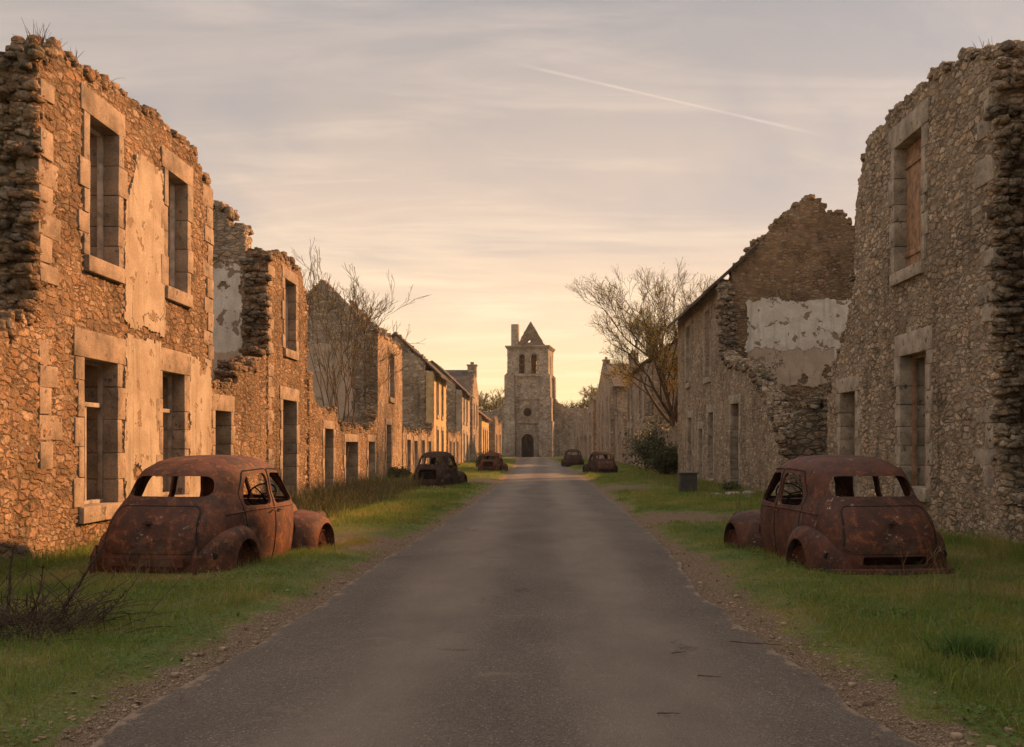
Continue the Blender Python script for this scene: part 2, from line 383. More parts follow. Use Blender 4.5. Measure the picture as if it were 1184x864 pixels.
class MB:
    def __init__(s): s.v = []; s.f = []
    def add(s, vs, fs):
        b = len(s.v); s.v += [tuple(v) for v in vs]; s.f += [tuple(b+i for i in f) for f in fs]
    def box(s, c, d, rot=None, jit=0):
        vs = []
        for sx in (-1, 1):
            for sy in (-1, 1):
                for sz in (-1, 1):
                    v = Vector((sx*d[0]/2, sy*d[1]/2, sz*d[2]/2))
                    if jit: v += Vector([random.uniform(-jit, jit) for _ in range(3)])
                    if rot is not None: v = rot @ v
                    vs.append(v+Vector(c))
        s.add(vs, [(0, 1, 3, 2), (4, 6, 7, 5), (0, 4, 5, 1), (2, 3, 7, 6), (0, 2, 6, 4), (1, 5, 7, 3)])
    def tube(s, pts, rad, n=6, cap=True):
        pts = [Vector(p) for p in pts]; rings = []
        b = len(s.v)
        for i, p in enumerate(pts):
            d = (pts[min(i+1, len(pts)-1)]-pts[max(i-1, 0)])
            if d.length < 1e-7: d = Vector((0, 0, 1))
            d.normalize()
            up = Vector((0, 0, 1)) if abs(d.z) < .9 else Vector((1, 0, 0))
            a = d.cross(up).normalized(); c = d.cross(a)
            r = rad[i] if hasattr(rad, '__len__') else rad
            for k in range(n):
                t = 2*math.pi*k/n; s.v.append(tuple(p+a*math.cos(t)*r+c*math.sin(t)*r))
        for i in range(len(pts)-1):
            for k in range(n):
                s.f.append((b+i*n+k, b+i*n+(k+1) % n, b+(i+1)*n+(k+1) % n, b+(i+1)*n+k))
        if cap:
            s.f.append(tuple(b+k for k in range(n))); e = b+(len(pts)-1)*n
            s.f.append(tuple(e+n-1-k for k in range(n)))
    def mesh(s, name, smooth=False, bevel=0):
        me = bpy.data.meshes.new(name); me.from_pydata(s.v, [], s.f); 
        bm = bmesh.new(); bm.from_mesh(me)
        bmesh.ops.recalc_face_normals(bm, faces=bm.faces[:])
        if bevel: bmesh.ops.bevel(bm, geom=bm.edges[:], offset=bevel, segments=2, affect='EDGES', profile=.6)
        bm.to_mesh(me); bm.free()
        if smooth or bevel: me.polygons.foreach_set('use_smooth', np.ones(len(me.polygons), bool))
        if bevel or smooth == 2: me.set_sharp_from_angle(angle=R(40))
        me.update(); return me
    def build(s, name, mat, parent=None, smooth=False, bevel=0, world=True):
        return link(name, s.mesh(name, smooth, bevel), mat, parent, world)

def hsh(ix, iy, seed):
    h = (ix.astype(np.int64)*374761393+iy.astype(np.int64)*668265263+seed*982451653) & 0xffffffff
    h = ((h ^ (h >> 13))*1274126177) & 0xffffffff
    return ((h ^ (h >> 16)) & 0xffff)/65535.0
def vnoise(x, y, seed=0, octs=3):
    x = np.asarray(x, float); y = np.asarray(y, float)+0*x; x = x+0*y
    r = 0; a = 1; t = 0
    for o in range(octs):
        ix = np.floor(x); iy = np.floor(y); fx = x-ix; fy = y-iy
        fx = fx*fx*(3-2*fx); fy = fy*fy*(3-2*fy)
        q = (hsh(ix, iy, seed+o)*(1-fx)*(1-fy)+hsh(ix+1, iy, seed+o)*fx*(1-fy)+hsh(ix, iy+1, seed+o)*(1-fx)*fy+hsh(ix+1, iy+1, seed+o)*fx*fy)
        r = r+a*(q-.5)*2; t += a; a *= .5; x = x*2.03+11.7; y = y*2.03+5.1
    return r/t
def stepn(u, w, seed):           # stepped random, one value per stone
    u = np.asarray(u, float); q = np.floor(u/w+.6*np.sin(u*1.7+seed))
    return hsh(q, q*0+seed, seed)*2-1

# a stone wall: frame = origin, direction of u, direction of depth
class Fr:
    def __init__(s, o, eu, ew): s.o = Vector(o); s.eu = Vector(eu); s.ew = Vector(ew)
    def p(s, u, w, z): return s.o+s.eu*u+s.ew*w+Vector((0, 0, z))
def solid_grid(us, zs, mask, frame, thick, nk, jit=0, keep=None, curve=None):
    nu, nz, K = len(us), len(zs), nk+1
    I, J = np.nonzero(mask)
    vid = lambda i, j, k: (i*nz+j)*K+k
    fr = np.stack([vid(I, J, 0), vid(I+1, J, 0), vid(I+1, J+1, 0), vid(I, J+1, 0)], 1)
    bk = np.stack([vid(I, J, nk), vid(I, J+1, nk), vid(I+1, J+1, nk), vid(I+1, J, nk)], 1)
    P = np.pad(mask, 1)
    out = [fr, bk]
    for (di, dj) in ((-1, 0), (1, 0), (0, -1), (0, 1)):
        nb = P[1+di:1+di+mask.shape[0], 1+dj:1+dj+mask.shape[1]]
        a, b = np.nonzero(mask & ~nb)
        if di == -1: e0, e1 = (a, b+1), (a, b)
        elif di == 1: e0, e1 = (a+1, b), (a+1, b+1)
        elif dj == -1: e0, e1 = (a, b), (a+1, b)
        else: e0, e1 = (a+1, b+1), (a, b+1)
        for k in range(nk):
            out.append(np.stack([vid(*e1, k), vid(*e0, k), vid(*e0, k+1), vid(*e1, k+1)], 1))
    Fa = np.concatenate(out)
    uq, inv = np.unique(Fa, return_inverse=True); Fa = inv.reshape(Fa.shape)
    k = uq % K; j = (uq//K) % nz; i = uq//(K*nz)
    U = np.asarray(us)[i].copy(); Z = np.asarray(zs)[j].copy(); Wd = k/nk*thick
    if jit:
        # only ragged edges move; opening edges stay put
        full = np.ones((nu, nz), bool)
        Pm = np.pad(mask, 1)
        full = Pm[:-1, :-1] & Pm[1:, :-1] & Pm[:-1, 1:] & Pm[1:, 1:]
        bd = ~full[i, j]
        if keep is not None: bd &= ~keep[i, j]
        h1 = hsh(i*1.0, j*1.0+k*17, 3)-.5; h2 = hsh(i*1.0+k*13, j*1.0, 9)-.5
        U += bd*h1*jit*2; Z += bd*h2*jit*2
        Wd = Wd+bd*(hsh(j*1.0, i*1.0+k, 5)-.5)*jit
    if curve is not None: Wd = Wd+curve(U, Z)
    eu, ew, o = np.array(frame.eu), np.array(frame.ew), np.array(frame.o)
    V = o+U[:, None]*eu+Wd[:, None]*ew+Z[:, None]*np.array([0, 0, 1.])
    n = np.cross(eu, [0, 0, 1])
    if n @ ew > 0: Fa = Fa[:, ::-1]
    return V, Fa
def blob_np(c, d, seed):
    # rounded irregular stone: subdivided cube pushed towards a superellipsoid
    t = np.linspace(-1, 1, 4); vs = []; fs = []
    idx = {}
    def vi(p):
        key = tuple(np.round(p, 4))
        if key not in idx: idx[key] = len(vs); vs.append(p)
        return idx[key]
    for ax in range(3):
        for sg in (-1, 1):
            for a in range(3):
                for b in range(3):
                    q = []
                    for (aa, bb) in ((a, b), (a+1, b), (a+1, b+1), (a, b+1)):
                        p = [0, 0, 0]; p[ax] = sg; p[(ax+1) % 3] = t[aa]; p[(ax+2) % 3] = t[bb]; q.append(vi(np.array(p, float)))
                    fs.append(q if sg > 0 else q[::-1])
    return np.array(vs), np.array(fs)
BV, BF = blob_np(0, 0, 0)
BV = BV/np.power(np.sum(np.abs(BV)**9, 1), 1/9)[:, None]
def stones_np(cs, ds, r):
    Vs, Fs = [], []
    for i, (c, d) in enumerate(zip(cs, ds)):
        v = BV*np.array(d)/2*(1+r.uniform(-.15, .15, (len(BV), 3)))
        a = r.uniform(-.4, .4); ca, sa = math.cos(a), math.sin(a)
        b = r.uniform(-.18, .18); v = v@np.array([[1, 0, 0], [0, math.cos(b), -math.sin(b)], [0, math.sin(b), math.cos(b)]])
        v = v@np.array([[ca, -sa, 0], [sa, ca, 0], [0, 0, 1]])+np.array(c)
        Vs.append(v); Fs.append(BF+i*len(BV))
    return np.concatenate(Vs), np.concatenate(Fs)

def rag(keys, amp, w, seed):
    ku, kz = zip(*keys)
    return lambda u: np.interp(u, ku, kz)+amp*stepn(u, w, seed)+amp*.5*vnoise(u*2.2, u*0, seed+3)
def wall(name, mat, parent, frame, u0, u1, top, holes=(), thick=.55, cell=.08, z0=-.25, nk=5, left=None, right=None, loose=0, pred=None, seed=1, capsize=(.16, .34)):
    """left/right: functions of z giving the ragged ends; top: function of u; holes (ua,ub,za,zb)"""
    zmax = float(np.max(top(np.linspace(u0, u1, 200))))+.2
    def lines(a, b, brk):
        br = sorted(set([round(a, 4), round(b, 4)]+[round(x, 4) for x in brk if a < x < b])); o = []
        for p, q in zip(br[:-1], br[1:]):
            n = max(1, int(round((q-p)/cell))); o += list(np.linspace(p, q, n+1)[:-1])
        return np.array(o+[br[-1]])
    us = lines(u0, u1, [x for h in holes for x in h[:2]]); zs = lines(z0, zmax, [x for h in holes for x in h[2:4]])
    uc = (us[:-1]+us[1:])/2; zc = (zs[:-1]+zs[1:])/2
    mask = zc[None, :] < top(uc)[:, None]
    if left is not None: mask &= uc[:, None] > left(zc)[None, :]
    if right is not None: mask &= uc[:, None] < right(zc)[None, :]
    if pred is not None: mask &= pred(uc[:, None], zc[None, :])
    keep = np.zeros((len(us), len(zs)), bool)
    for (a, b, c, d) in [h[:4] for h in holes]:
        mask &= ~((uc[:, None] > a) & (uc[:, None] < b) & (zc[None, :] > c) & (zc[None, :] < d))
        keep |= ((us[:, None] > a-1e-3) & (us[:, None] < b+1e-3) & (zs[None, :] > c-1e-3) & (zs[None, :] < d+1e-3))
    V, Fa = solid_grid(us, zs, mask, frame, thick, nk, jit=cell*.42, keep=keep)
    Vs, Fs = [V], [Fa]
    if loose:
        r = np.random.default_rng(seed*13+5); cs, ds = [], []
        u = u0+.1
        hs = np.where(mask.any(1), zs[1:][np.maximum(0, mask.shape[1]-1-np.argmax(mask[:, ::-1], 1))], -9)
        while u < u1-.1:
            i = min(len(uc)-1, int(np.searchsorted(us, u)-1)); zt = hs[i]
            L = r.uniform(*capsize)
            if zt > z0+.3 and r.random() < loose:
                hgt = r.uniform(.09, .2); rows = 2 if r.random() < .3 else 1
                for q in range(3):
                    wq = thick*(q+.5)/3+r.uniform(-.04, .04)
                    p = frame.p(u+r.uniform(-.05, .05), wq, zt+hgt*.3+r.uniform(-.03, .05))
                    cs.append(tuple(p)); dd = np.abs(np.array(frame.eu))*L*r.uniform(.7, 1.1)+np.abs(np.array(frame.ew))*thick/3*r.uniform(.8, 1.25); dd[2] = hgt; ds.append(dd)
                    if rows == 2 and r.random() < .6:
                        cs.append((p.x, p.y, p.z+hgt*.75)); ds.append(dd*.8)
            u += L*.8
        if left is not None or right is not None:
            for fn, sg in ((left, 1), (right, -1)):
                if fn is None: continue
                z = .2
                while z < zmax-.3:
                    uu = float(fn(np.array([z]))[0]); i = min(len(uc)-1, max(0, int(np.searchsorted(us, uu)-1)))
                    if u0-.01 < uu < u1+.01 and z < float(top(np.array([uu]))[0])-.1 and r.random() < loose:
                        for q in range(3):
                            hgt = r.uniform(.07, .15); L = r.uniform(.18, .36)
                            p = frame.p(uu+sg*r.uniform(-.06, .10), thick*(q+.5)/3, z+r.uniform(-.03, .03))
                            cs.append(tuple(p)); dd = np.abs(np.array(frame.eu))*L+np.abs(np.array(frame.ew))*thick/3*1.15; dd[2] = hgt; ds.append(dd)
                    z += r.uniform(.1, .17)
        if cs:
            v2, f2 = stones_np(cs, ds, r); Fs.append(f2+len(V)); Vs.append(v2)
    me = np_mesh(name, np.concatenate(Vs), [np.concatenate(Fs)])
    return link(name, me, mat, parent)

def patch(name, mat, parent, frame, u0, u1, z0, z1, out=.035, cell=.045, rg=.10, seed=1, taper=None, thick=None, holes=()):
    """irregular sheet of plaster standing a little proud of its wall"""
    us = np.linspace(u0-.2, u1+.2, int((u1-u0+.4)/cell)+1); zs = np.linspace(z0-.2, z1+.2, int((z1-z0+.4)/cell)+1)
    uc = ((us[:-1]+us[1:])/2)[:, None]; zc = ((zs[:-1]+zs[1:])/2)[None, :]
    n = vnoise(uc*2.3+seed*7, zc*2.3, seed, 4)*rg*1.6
    lo = u0+n; hi = u1+vnoise(uc*2.3+seed*3, zc*2.3+9, seed+4, 4)*rg*1.6
    if taper: hi = hi-taper[1]*np.clip((zc-(z1-taper[2]))/taper[2], 0, 1); lo = lo+taper[0]*np.clip((zc-(z1-taper[2]))/taper[2], 0, 1)
    mask = (uc > lo) & (uc < hi) & (zc > z0+vnoise(uc*2.6, zc*1.1+3, seed+8, 4)*rg*1.6) & (zc < z1+vnoise(uc*2.4, zc*.7+6, seed+9, 4)*rg*1.6)
    for (a, b, c, d) in holes: mask &= ~((uc > a) & (uc < b) & (zc > c) & (zc < d))
    hn = vnoise(uc*.9+seed, zc*.9, seed+20, 4); mask &= hn < .62
    fr = Fr(frame.p(0, -out, 0), frame.eu, frame.ew)
    V, Fa = solid_grid(us, zs, mask, fr, out+.03 if thick is None else thick, 1, jit=cell*.45, curve=lambda U, Z: .010*vnoise(U*1.3, Z*1.3, seed+2, 3))
    me = np_mesh(name, V, [Fa])
    me.set_sharp_from_angle(angle=R(50))
    return link(name, me, mat, parent)

def fbox(mb, fr, u0, u1, w0, w1, z0, z1, jit=0):
    vs = [fr.p(u, w, z) for u in (u0, u1) for w in (w0, w1) for z in (z0, z1)]
    if jit: vs = [v+Vector([random.uniform(-jit, jit) for _ in range(3)]) for v in vs]
    mb.add(vs, [(0, 1, 3, 2), (4, 6, 7, 5), (0, 4, 5, 1), (2, 3, 7, 6), (0, 2, 6, 4), (1, 5, 7, 3)])
def opening(parent, fr, ua, ub, za, zb, mat='dressed', frame='casement', door=False, thick=.55, lint=.36, jw=.2, fine=True, wood='wood_grey', sillh=.24, extra=.3, label=None, seed=0):
    """dressed stone surround (the part), with its sill and the old joinery below it"""
    r = random.Random(seed*31+int(ua*10))
    mb = MB(); pr = .035
    fbox(mb, fr, ua-extra+r.uniform(-.05, .05), ub+extra+r.uniform(-.05, .05), -pr, thick*.96, zb, zb+lint, .006)
    for (e, sg) in ((ua, -1), (ub, 1)):
        z = za; k = r.randint(0, 1)
        while z < zb-.02:
            h = r.uniform(.30, .55) if fine else .6
            if zb-(z+h) < .22: h = zb-z
            w = jw*(1.55 if k % 2 else .9)*r.uniform(.9, 1.1)
            a, b = (e, e+sg*w) if sg > 0 else (e-w, e)
            fbox(mb, fr, a, b, -pr+r.uniform(-.008, .008)-.004, thick*.97, z+.004, z+h-.004, .004)
            z += h; k += 1
    o = mb.build('door_surround' if door else 'window', M[mat], parent, bevel=.014 if fine else 0)
    if label: o['label'] = label
    if not door:
        s = MB(); fbox(s, fr, ua-.14, ub+.14, -.09, thick*.9, za-sillh, za, .006)
        s.build('sill', M[mat], o, bevel=.018 if fine else 0)
    w0 = .2
    if frame == 'casement':
        f = MB(); t = .055; wd = ub-ua
        fbox(f, fr, ua+.004, ua+t, w0, w0+.07, za+.004, zb-.004); fbox(f, fr, ub-t, ub-.004, w0, w0+.07, za+.004, zb-.004)
        fbox(f, fr, ua+t, ub-t, w0+.002, w0+.068, zb-t, zb-.004); fbox(f, fr, ua+t, ub-t, w0-.02, w0+.08, za+.004, za+.06)
        zm = za+(zb-za)*.68
        fbox(f, fr, ua+t, ub-t, w0-.012, w0+.075, zm, zm+.07)
        um = ua+wd*r.uniform(.45, .52)
        fbox(f, fr, um-.03, um+.03, w0+.01, w0+.06, za+.06, zm)
        f.build('window_frame', M[wood], o, bevel=.006 if fine else 0)
    elif frame == 'post':
        f = MB(); t = .06; um = ua+(ub-ua)*.5
        fbox(f, fr, ub-t-.01, ub-.006, w0, w0+.08, za+.004, zb-.004); fbox(f, fr, ua+.004, ub-t-.01, w0+.002, w0+.078, zb-t, zb-.004)
        fbox(f, fr, um-.035, um+.035, w0+.01, w0+.08, za+.004, zb-t); 
        f.build('window_frame', M[wood], o, bevel=.006 if fine else 0)
    elif frame in ('boards', 'halfboards', 'shutter'):
        f = MB(); n = max(3, int((ub-ua)/.16)); end = ub-.01 if frame != 'halfboards' else ua+(ub-ua)*.5
        st = ua+.01
        for k in range(n):
            a = st+(end-st)*k/n; b = st+(end-st)*(k+1)/n
            fbox(f, fr, a+.003, b-.003, w0+r.uniform(0, .008), w0+.035, za+.01, zb-.012-(r.uniform(0, .25) if frame == 'halfboards' else 0))
        fbox(f, fr, st, end, w0-.028, w0-.001, za+.3, za+.40); fbox(f, fr, st, end, w0-.028, w0-.001, zb-.42, zb-.32)
        f.build('door_panel' if door else 'shutter', M[wood], o, bevel=.004 if fine else 0)
    elif frame == 'blocked':
        f = MB(); z = za; 
        while z < zb-.05:
            h = min(r.uniform(.3, .5), zb-z); fbox(f, fr, ua+.01, ub-.01, .26+r.uniform(0, .02), .44, z+.006, z+h-.006, .006); z += h
        f.build('blocking_stones', M['dressed'], o, bevel=.012 if fine else 0)
    return o
def quoins(parent, fr, u, sg, z0, z1, mat='dressed', thick=.55, wide=(.32, .55), skip=0, seed=0):
    r = random.Random(seed); mb = MB(); z = z0; k = 0
    while z < z1-.1:
        h = r.uniform(.26, .42); L = wide[k % 2]*r.uniform(.85, 1.15)
        if r.random() >= skip:
            a, b = (u-.03, u+L) if sg > 0 else (u-L, u+.03)
            fbox(mb, fr, a, b, -.03+r.uniform(-.012, .012), thick*(.55 if k % 2 else .8), z+.006, min(z+h, z1)-.006, .012)
        z += h; k += 1
    q = mb.build('quoin_stones', M[mat], parent, bevel=.022)
    return merge_into_wall(parent, q, mat)
def merge_into_wall(parent, q, mat):
    # corner and edge stones belong to the masonry: one mesh with the street wall, in their own material
    w = [o for o in parent.children if o.name.startswith('street_wall')][0]
    bm = bmesh.new(); bm.from_mesh(w.data); n0 = len(bm.faces); bm.from_mesh(q.data); bm.faces.ensure_lookup_table()
    if M[mat].name not in [m_.name for m_ in w.data.materials]: w.data.materials.append(M[mat])
    mi = [m_.name for m_ in w.data.materials].index(M[mat].name)
    for fc in bm.faces[n0:]: fc.material_index = mi
    bm.to_mesh(w.data); bm.free(); bpy.data.objects.remove(q); return w
def hexp(h, e=.05): return (h[0]-e, h[1]+e, h[2]-(e if len(h) < 5 else .6), h[3]+e)

def edge_stones(parent, fr, keys, n, mat='stone_dark', thick=.55, size=(.16, .38), seed=1, name='broken_edge', wmax=1.0):
    r = np.random.default_rng(seed); cs, ds = [], []; K = [Vector((a, b)) for a, b in keys]; L = [(K[i+1]-K[i]).length for i in range(len(K)-1)]; T_ = sum(L)
    for _ in range(n):
        t = r.uniform(0, T_); i = 0
        while t > L[i]: t -= L[i]; i += 1
        q = K[i]+(K[i+1]-K[i])*(t/L[i]); w = r.uniform(0, thick*wmax)
        p_ = fr.p(q.x+r.normal(0, .05), w, q.y+r.normal(0, .05)-.03); cs.append(tuple(p_)); l = r.uniform(*size); d = np.abs(np.array(fr.eu))*l+np.abs(np.array(fr.ew))*l*.8; d[2] = l*r.uniform(.28, .5); ds.append(d)
    v, fc = stones_np(cs, ds, r); return merge_into_wall(parent, link(name, np_mesh(name, v, [fc]), M[mat], parent), mat)
LX, RX = Vector((0, 1, 0)), Vector((0, 1, 0))
def FL(x): return Fr((x, 0, 0), (0, 1, 0), (-1, 0, 0))      # left street wall, u = Y
def FRT(x): return Fr((x, 0, 0), (0, 1, 0), (1, 0, 0))      # right street wall, u = Y
def FG(y): return Fr((0, y, 0), (1, 0, 0), (0, 1, 0))       # cross wall facing the camera, u = X

# ------------------------------------------------------------------ ground, road
LE = [(-30, -2.9), (3, -2.62), (5.4, -2.52), (10, -2.32), (16, -2.25), (22, -2.05), (42, -1.85), (60, -1.9), (86, -2.2), (110, -2.75), (136.5, -3.2)]
RE = [(-30, 2.3), (3, 2.12), (5.4, 2.03), (8, 1.84), (11.5, 1.74), (14, 1.9), (18, 2.0), (42, 2.05), (86, 1.65), (110, 1.0), (136.5, .3)]
def le(y): return np.interp(y, *zip(*LE))+.07*vnoise(np.asarray(y)*1.3, np.asarray(y)*0, 31, 4)
def re_(y): return np.interp(y, *zip(*RE))+.07*vnoise(np.asarray(y)*1.3, np.asarray(y)*0+50, 32, 4)
def gravelness(X, Y):
    dl = le(Y)-X; dr = X-re_(Y)
    wl = .30+.16*vnoise(Y*.5, Y*0, 40, 3); wr = .22+.16*vnoise(Y*.5, Y*0+9, 41, 3)+.28*np.exp(-((Y-12)/4.)**2)
    a = np.where(dl > 0, 1-dl/(2*wl), 1.0); b = np.where(dr > 0, 1-dr/(2*wr), 1.0)
    gg = np.where(X < 0, a, b)
    for (cx, cy, rx, ry) in ((2.9, 21.8, 1.9, 1.7), (-3.1, 16.3, 1.3, 1.1), (2.9, 37.5, 1.3, 2.3), (-2.9, 45, 1.2, 2.5), (3.2, 62, 1.6, 3), (-3.2, 70, 1.5, 4), (-1.8, 139, 3.5, 5)):
        gg = np.maximum(gg, 1.25-np.hypot((X-cx)/rx, (Y-cy)/ry)*.75)
    return np.clip(gg, 0, 1)
def gz(X, Y):
    d = np.maximum(np.maximum(le(Y)-X, X-re_(Y)), 0)
    return np.clip(d*.10, 0, .07)-.02+np.clip(d*2, 0, 1)*(.035*vnoise(X*.7, Y*.7, 50, 3)+.03)*(1-gravelness(X, Y)*.6)*(np.abs(X) < 40)
def lin(a, b, s): return np.linspace(a, b, int(round((b-a)/s))+1)[:-1]
gx = np.concatenate([[-3000, -900, -300, -120, -60, -35, -22, -15], lin(-10, -7.4, .6), lin(-7.4, 7.4, .12), lin(7.4, 10, .6), [10, 15, 22, 35, 60, 120, 300, 900, 3000]])
gy = np.concatenate([[-600, -200, -80, -40, -20, -8, 0], lin(3, 30, .13), lin(30, 60, .4), lin(60, 140, 1.2), [140, 150, 165, 190, 240, 350, 600, 1200, 3500]])
XX, YY = np.meshgrid(gx, gy, indexing='ij')
V = np.stack([XX, YY, gz(XX, YY)], -1).reshape(-1, 3)
def gridfaces(nx, ny):
    i, j = np.meshgrid(np.arange(nx-1), np.arange(ny-1), indexing='ij'); i = i.ravel(); j = j.ravel()
    return np.stack([i*ny+j, (i+1)*ny+j, (i+1)*ny+j+1, i*ny+j+1], 1)
me = np_mesh('ground', V, [gridfaces(len(gx), len(gy))])
at = me.attributes.new('gravel', 'FLOAT', 'POINT'); at.data.foreach_set('value', gravelness(XX, YY).ravel().astype(np.float32))
tag(link('ground', me, M['ground']), kind='structure')
ry = np.concatenate([lin(-30, 3, 3), lin(3, 30, .1), lin(30, 60, .3), lin(60, 137, 1)]); t = np.array([0, .02, .05, .1, .2, .35, .5, .65, .8, .9, .95, .98, 1])
L_, R_ = le(ry), re_(ry)
XX = L_[:, None]+(R_-L_)[:, None]*t[None]; YY = ry[:, None]+0*XX
ZZ = .004+.035*(1-(2*t-1)**2)[None]+0*XX
me = np_mesh('road', np.stack([XX, YY, ZZ], -1).reshape(-1, 3), [gridfaces(len(ry), len(t))[:, ::-1]])
at = me.attributes.new('edge', 'FLOAT', 'POINT'); at.data.foreach_set('value', np.clip(1-np.minimum(XX-L_[:, None], R_[:, None]-XX)/.28, 0, 1).ravel().astype(np.float32))
tag(link('road', me, M['road']), kind='structure')

# ------------------------------------------------------------------ left, first house
T = .55
GH = 'ruined stone houses along the street'
h = empty('ruined_house', (-6.8, 16.9, 0), 'tall roofless rubble house, leftmost in the street, two upper windows and cream plaster patches', 'ruined house', GH)
f = FL(-6.8)
L1U = [(14.85, 15.85, 4.48, 6.60), (17.95, 18.93, 4.52, 6.62)]; L1D = [(14.68, 15.83, .74, 2.95), (17.70, 18.78, .72, 2.98)]
holes = [hexp(o) for o in L1U+L1D]
wall('street_wall', M['stone_warm'], h, f, 8.6, 20.4, rag([(8.6, 2.5), (11.5, 2.65), (12.7, 3.0), (13.3, 3.7), (13.36, 6.8), (13.9, 7.1), (16, 7.28), (18, 7.36), (19.5, 7.3), (19.9, 7.05), (20.4, 6.9)], .055, .22, 3), holes, cell=.042, nk=10, left=lambda z: np.where(z > 3.3, 13.42+.10*stepn(z, .2, 4), -99), loose=.8, seed=2)
for i, o in enumerate(L1U): opening(h, f, *o, frame='post', seed=i+1, lint=.38)
for i, o in enumerate(L1D): opening(h, f, *o, frame='casement', seed=i+5, lint=.42, wood='wood_pale')
quoins(h, f, 13.42, 1, .1, 6.6, seed=3, skip=.5); quoins(h, f, 20.4, -1, 3.4, 6.9, seed=4)
patch('plaster_patch', M['plaster'], h, f, 16.14, 17.80, 3.60, 6.5, seed=3, rg=.07, taper=(.45, .1, 1.1))
patch('plaster_patch', M['plaster'], h, f, 16.12, 17.62, .5, 3.46, seed=5, rg=.07)
patch('plaster_patch', M['plaster'], h, f, 19.05, 20.3, .2, 3.40, seed=8, rg=.07)
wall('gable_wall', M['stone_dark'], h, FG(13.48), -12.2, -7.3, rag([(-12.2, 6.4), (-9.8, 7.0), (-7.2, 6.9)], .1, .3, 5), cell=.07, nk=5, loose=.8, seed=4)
wall('gable_wall', M['stone_dark'], h, FG(19.83), -12.2, -7.33, rag([(-12.2, 6.6), (-9.6, 8.2), (-7.2, 6.7)], .08, .3, 6), cell=.08, loose=.5, seed=5)  # darker stone puts the interior shade behind the windows into the colour
wall('back_wall', M['stone_dark'], h, FL(-12.2), 13.5, 20.35, rag([(13, 5.0), (20.4, 4.2)], .2, .4, 7), cell=.12, nk=3, seed=6)  # dark stone again for the shade inside

edge_stones(h, f, [(13.4, 3.6), (13.4, 6.9), (13.9, 7.15), (14.6, 7.2)], 110, seed=94, size=(.10, .25))
# low ruin between first and second house
h = empty('ruined_wall', (-7.2, 23.4, 0), 'low ruined wall with one doorway, just left of the second left house', 'ruined wall')
f = FL(-7.2); o = (21.75, 22.85, 0, 2.42)
wall('street_wall', M['stone_warm'], h, f, 20.9, 25.86, rag([(20.9, 2.9), (23.2, 2.95), (23.6, 3.4), (25, 3.6), (25.86, 4.2)], .08, .25, 11), [hexp((o[0], o[1], -.3, o[3]))], cell=.06, loose=.8, seed=8)
opening(h, f, *o, frame='halfboards', wood='wood_dark', door=True, seed=3)

# second left house
h = empty('ruined_house', (-7.2, 28.1, 0), 'second house on the left, roofless, half gable with white plaster beside one tall upper window', 'ruined house', GH)
U2 = (27.65, 28.85, 4.35, 6.30); D2 = (27.40, 28.95, .0, 2.92)
wall('street_wall', M['stone_warm'], h, f, 25.9, 30.3, rag([(25.9, 6.55), (26.6, 6.75), (29.6, 6.85), (29.9, 6.5), (30.3, 6.2)], .07, .25, 12), [hexp(U2), hexp((27.4, 28.95, -.3, 2.92))], cell=.06, nk=8, loose=.8, seed=9, left=lambda z: 25.95+.09*stepn(z, .22, 8), right=lambda z: 30.25-np.clip((z-5.4)*.25, 0, .5)+.08*stepn(z, .25, 9))
opening(h, f, *U2, frame='post', seed=11, wood='wood_grey', lint=.32); opening(h, f, *D2, frame='halfboards', wood='wood_dark', door=True, seed=12)
quoins(h, f, 25.98, 1, .1, 6.4, seed=14, skip=.3)
g2 = FG(25.92)
wall('gable_wall', M['stone_grey'], h, g2, -15.2, -7.76, rag([(-15.2, 6.6), (-11.2, 9.7), (-8.4, 7.75), (-7.75, 7.0)], .08, .3, 13), cell=.07, nk=6, loose=.7, seed=10)
wall('gable_wall', M['stone_dark'], h, FG(29.7), -15.2, -7.78, rag([(-15.2, 6.0), (-11.2, 8.6), (-7.75, 6.4)], .1, .3, 14), cell=.10, seed=11)  # darker stone stands in for the shade inside this house
patch('plaster_patch', M['plaster_white'], h, g2, -9.9, -7.9, 3.75, 6.35, seed=11, rg=.09, out=.04)
patch('plaster_patch', M['plaster_beige'], h, g2, -10.2, -8.0, 2.2, 4.1, seed=12, rg=.10, out=.045)
wall('back_wall', M['stone_grey'], h, FL(-15.2), 26.0, 30.2, rag([(25, 5), (31, 4)], .2, .4, 15), cell=.15, nk=3, seed=12)

edge_stones(h, f, [(25.95, 3.9), (25.95, 6.5)], 60, seed=95, size=(.16, .34))
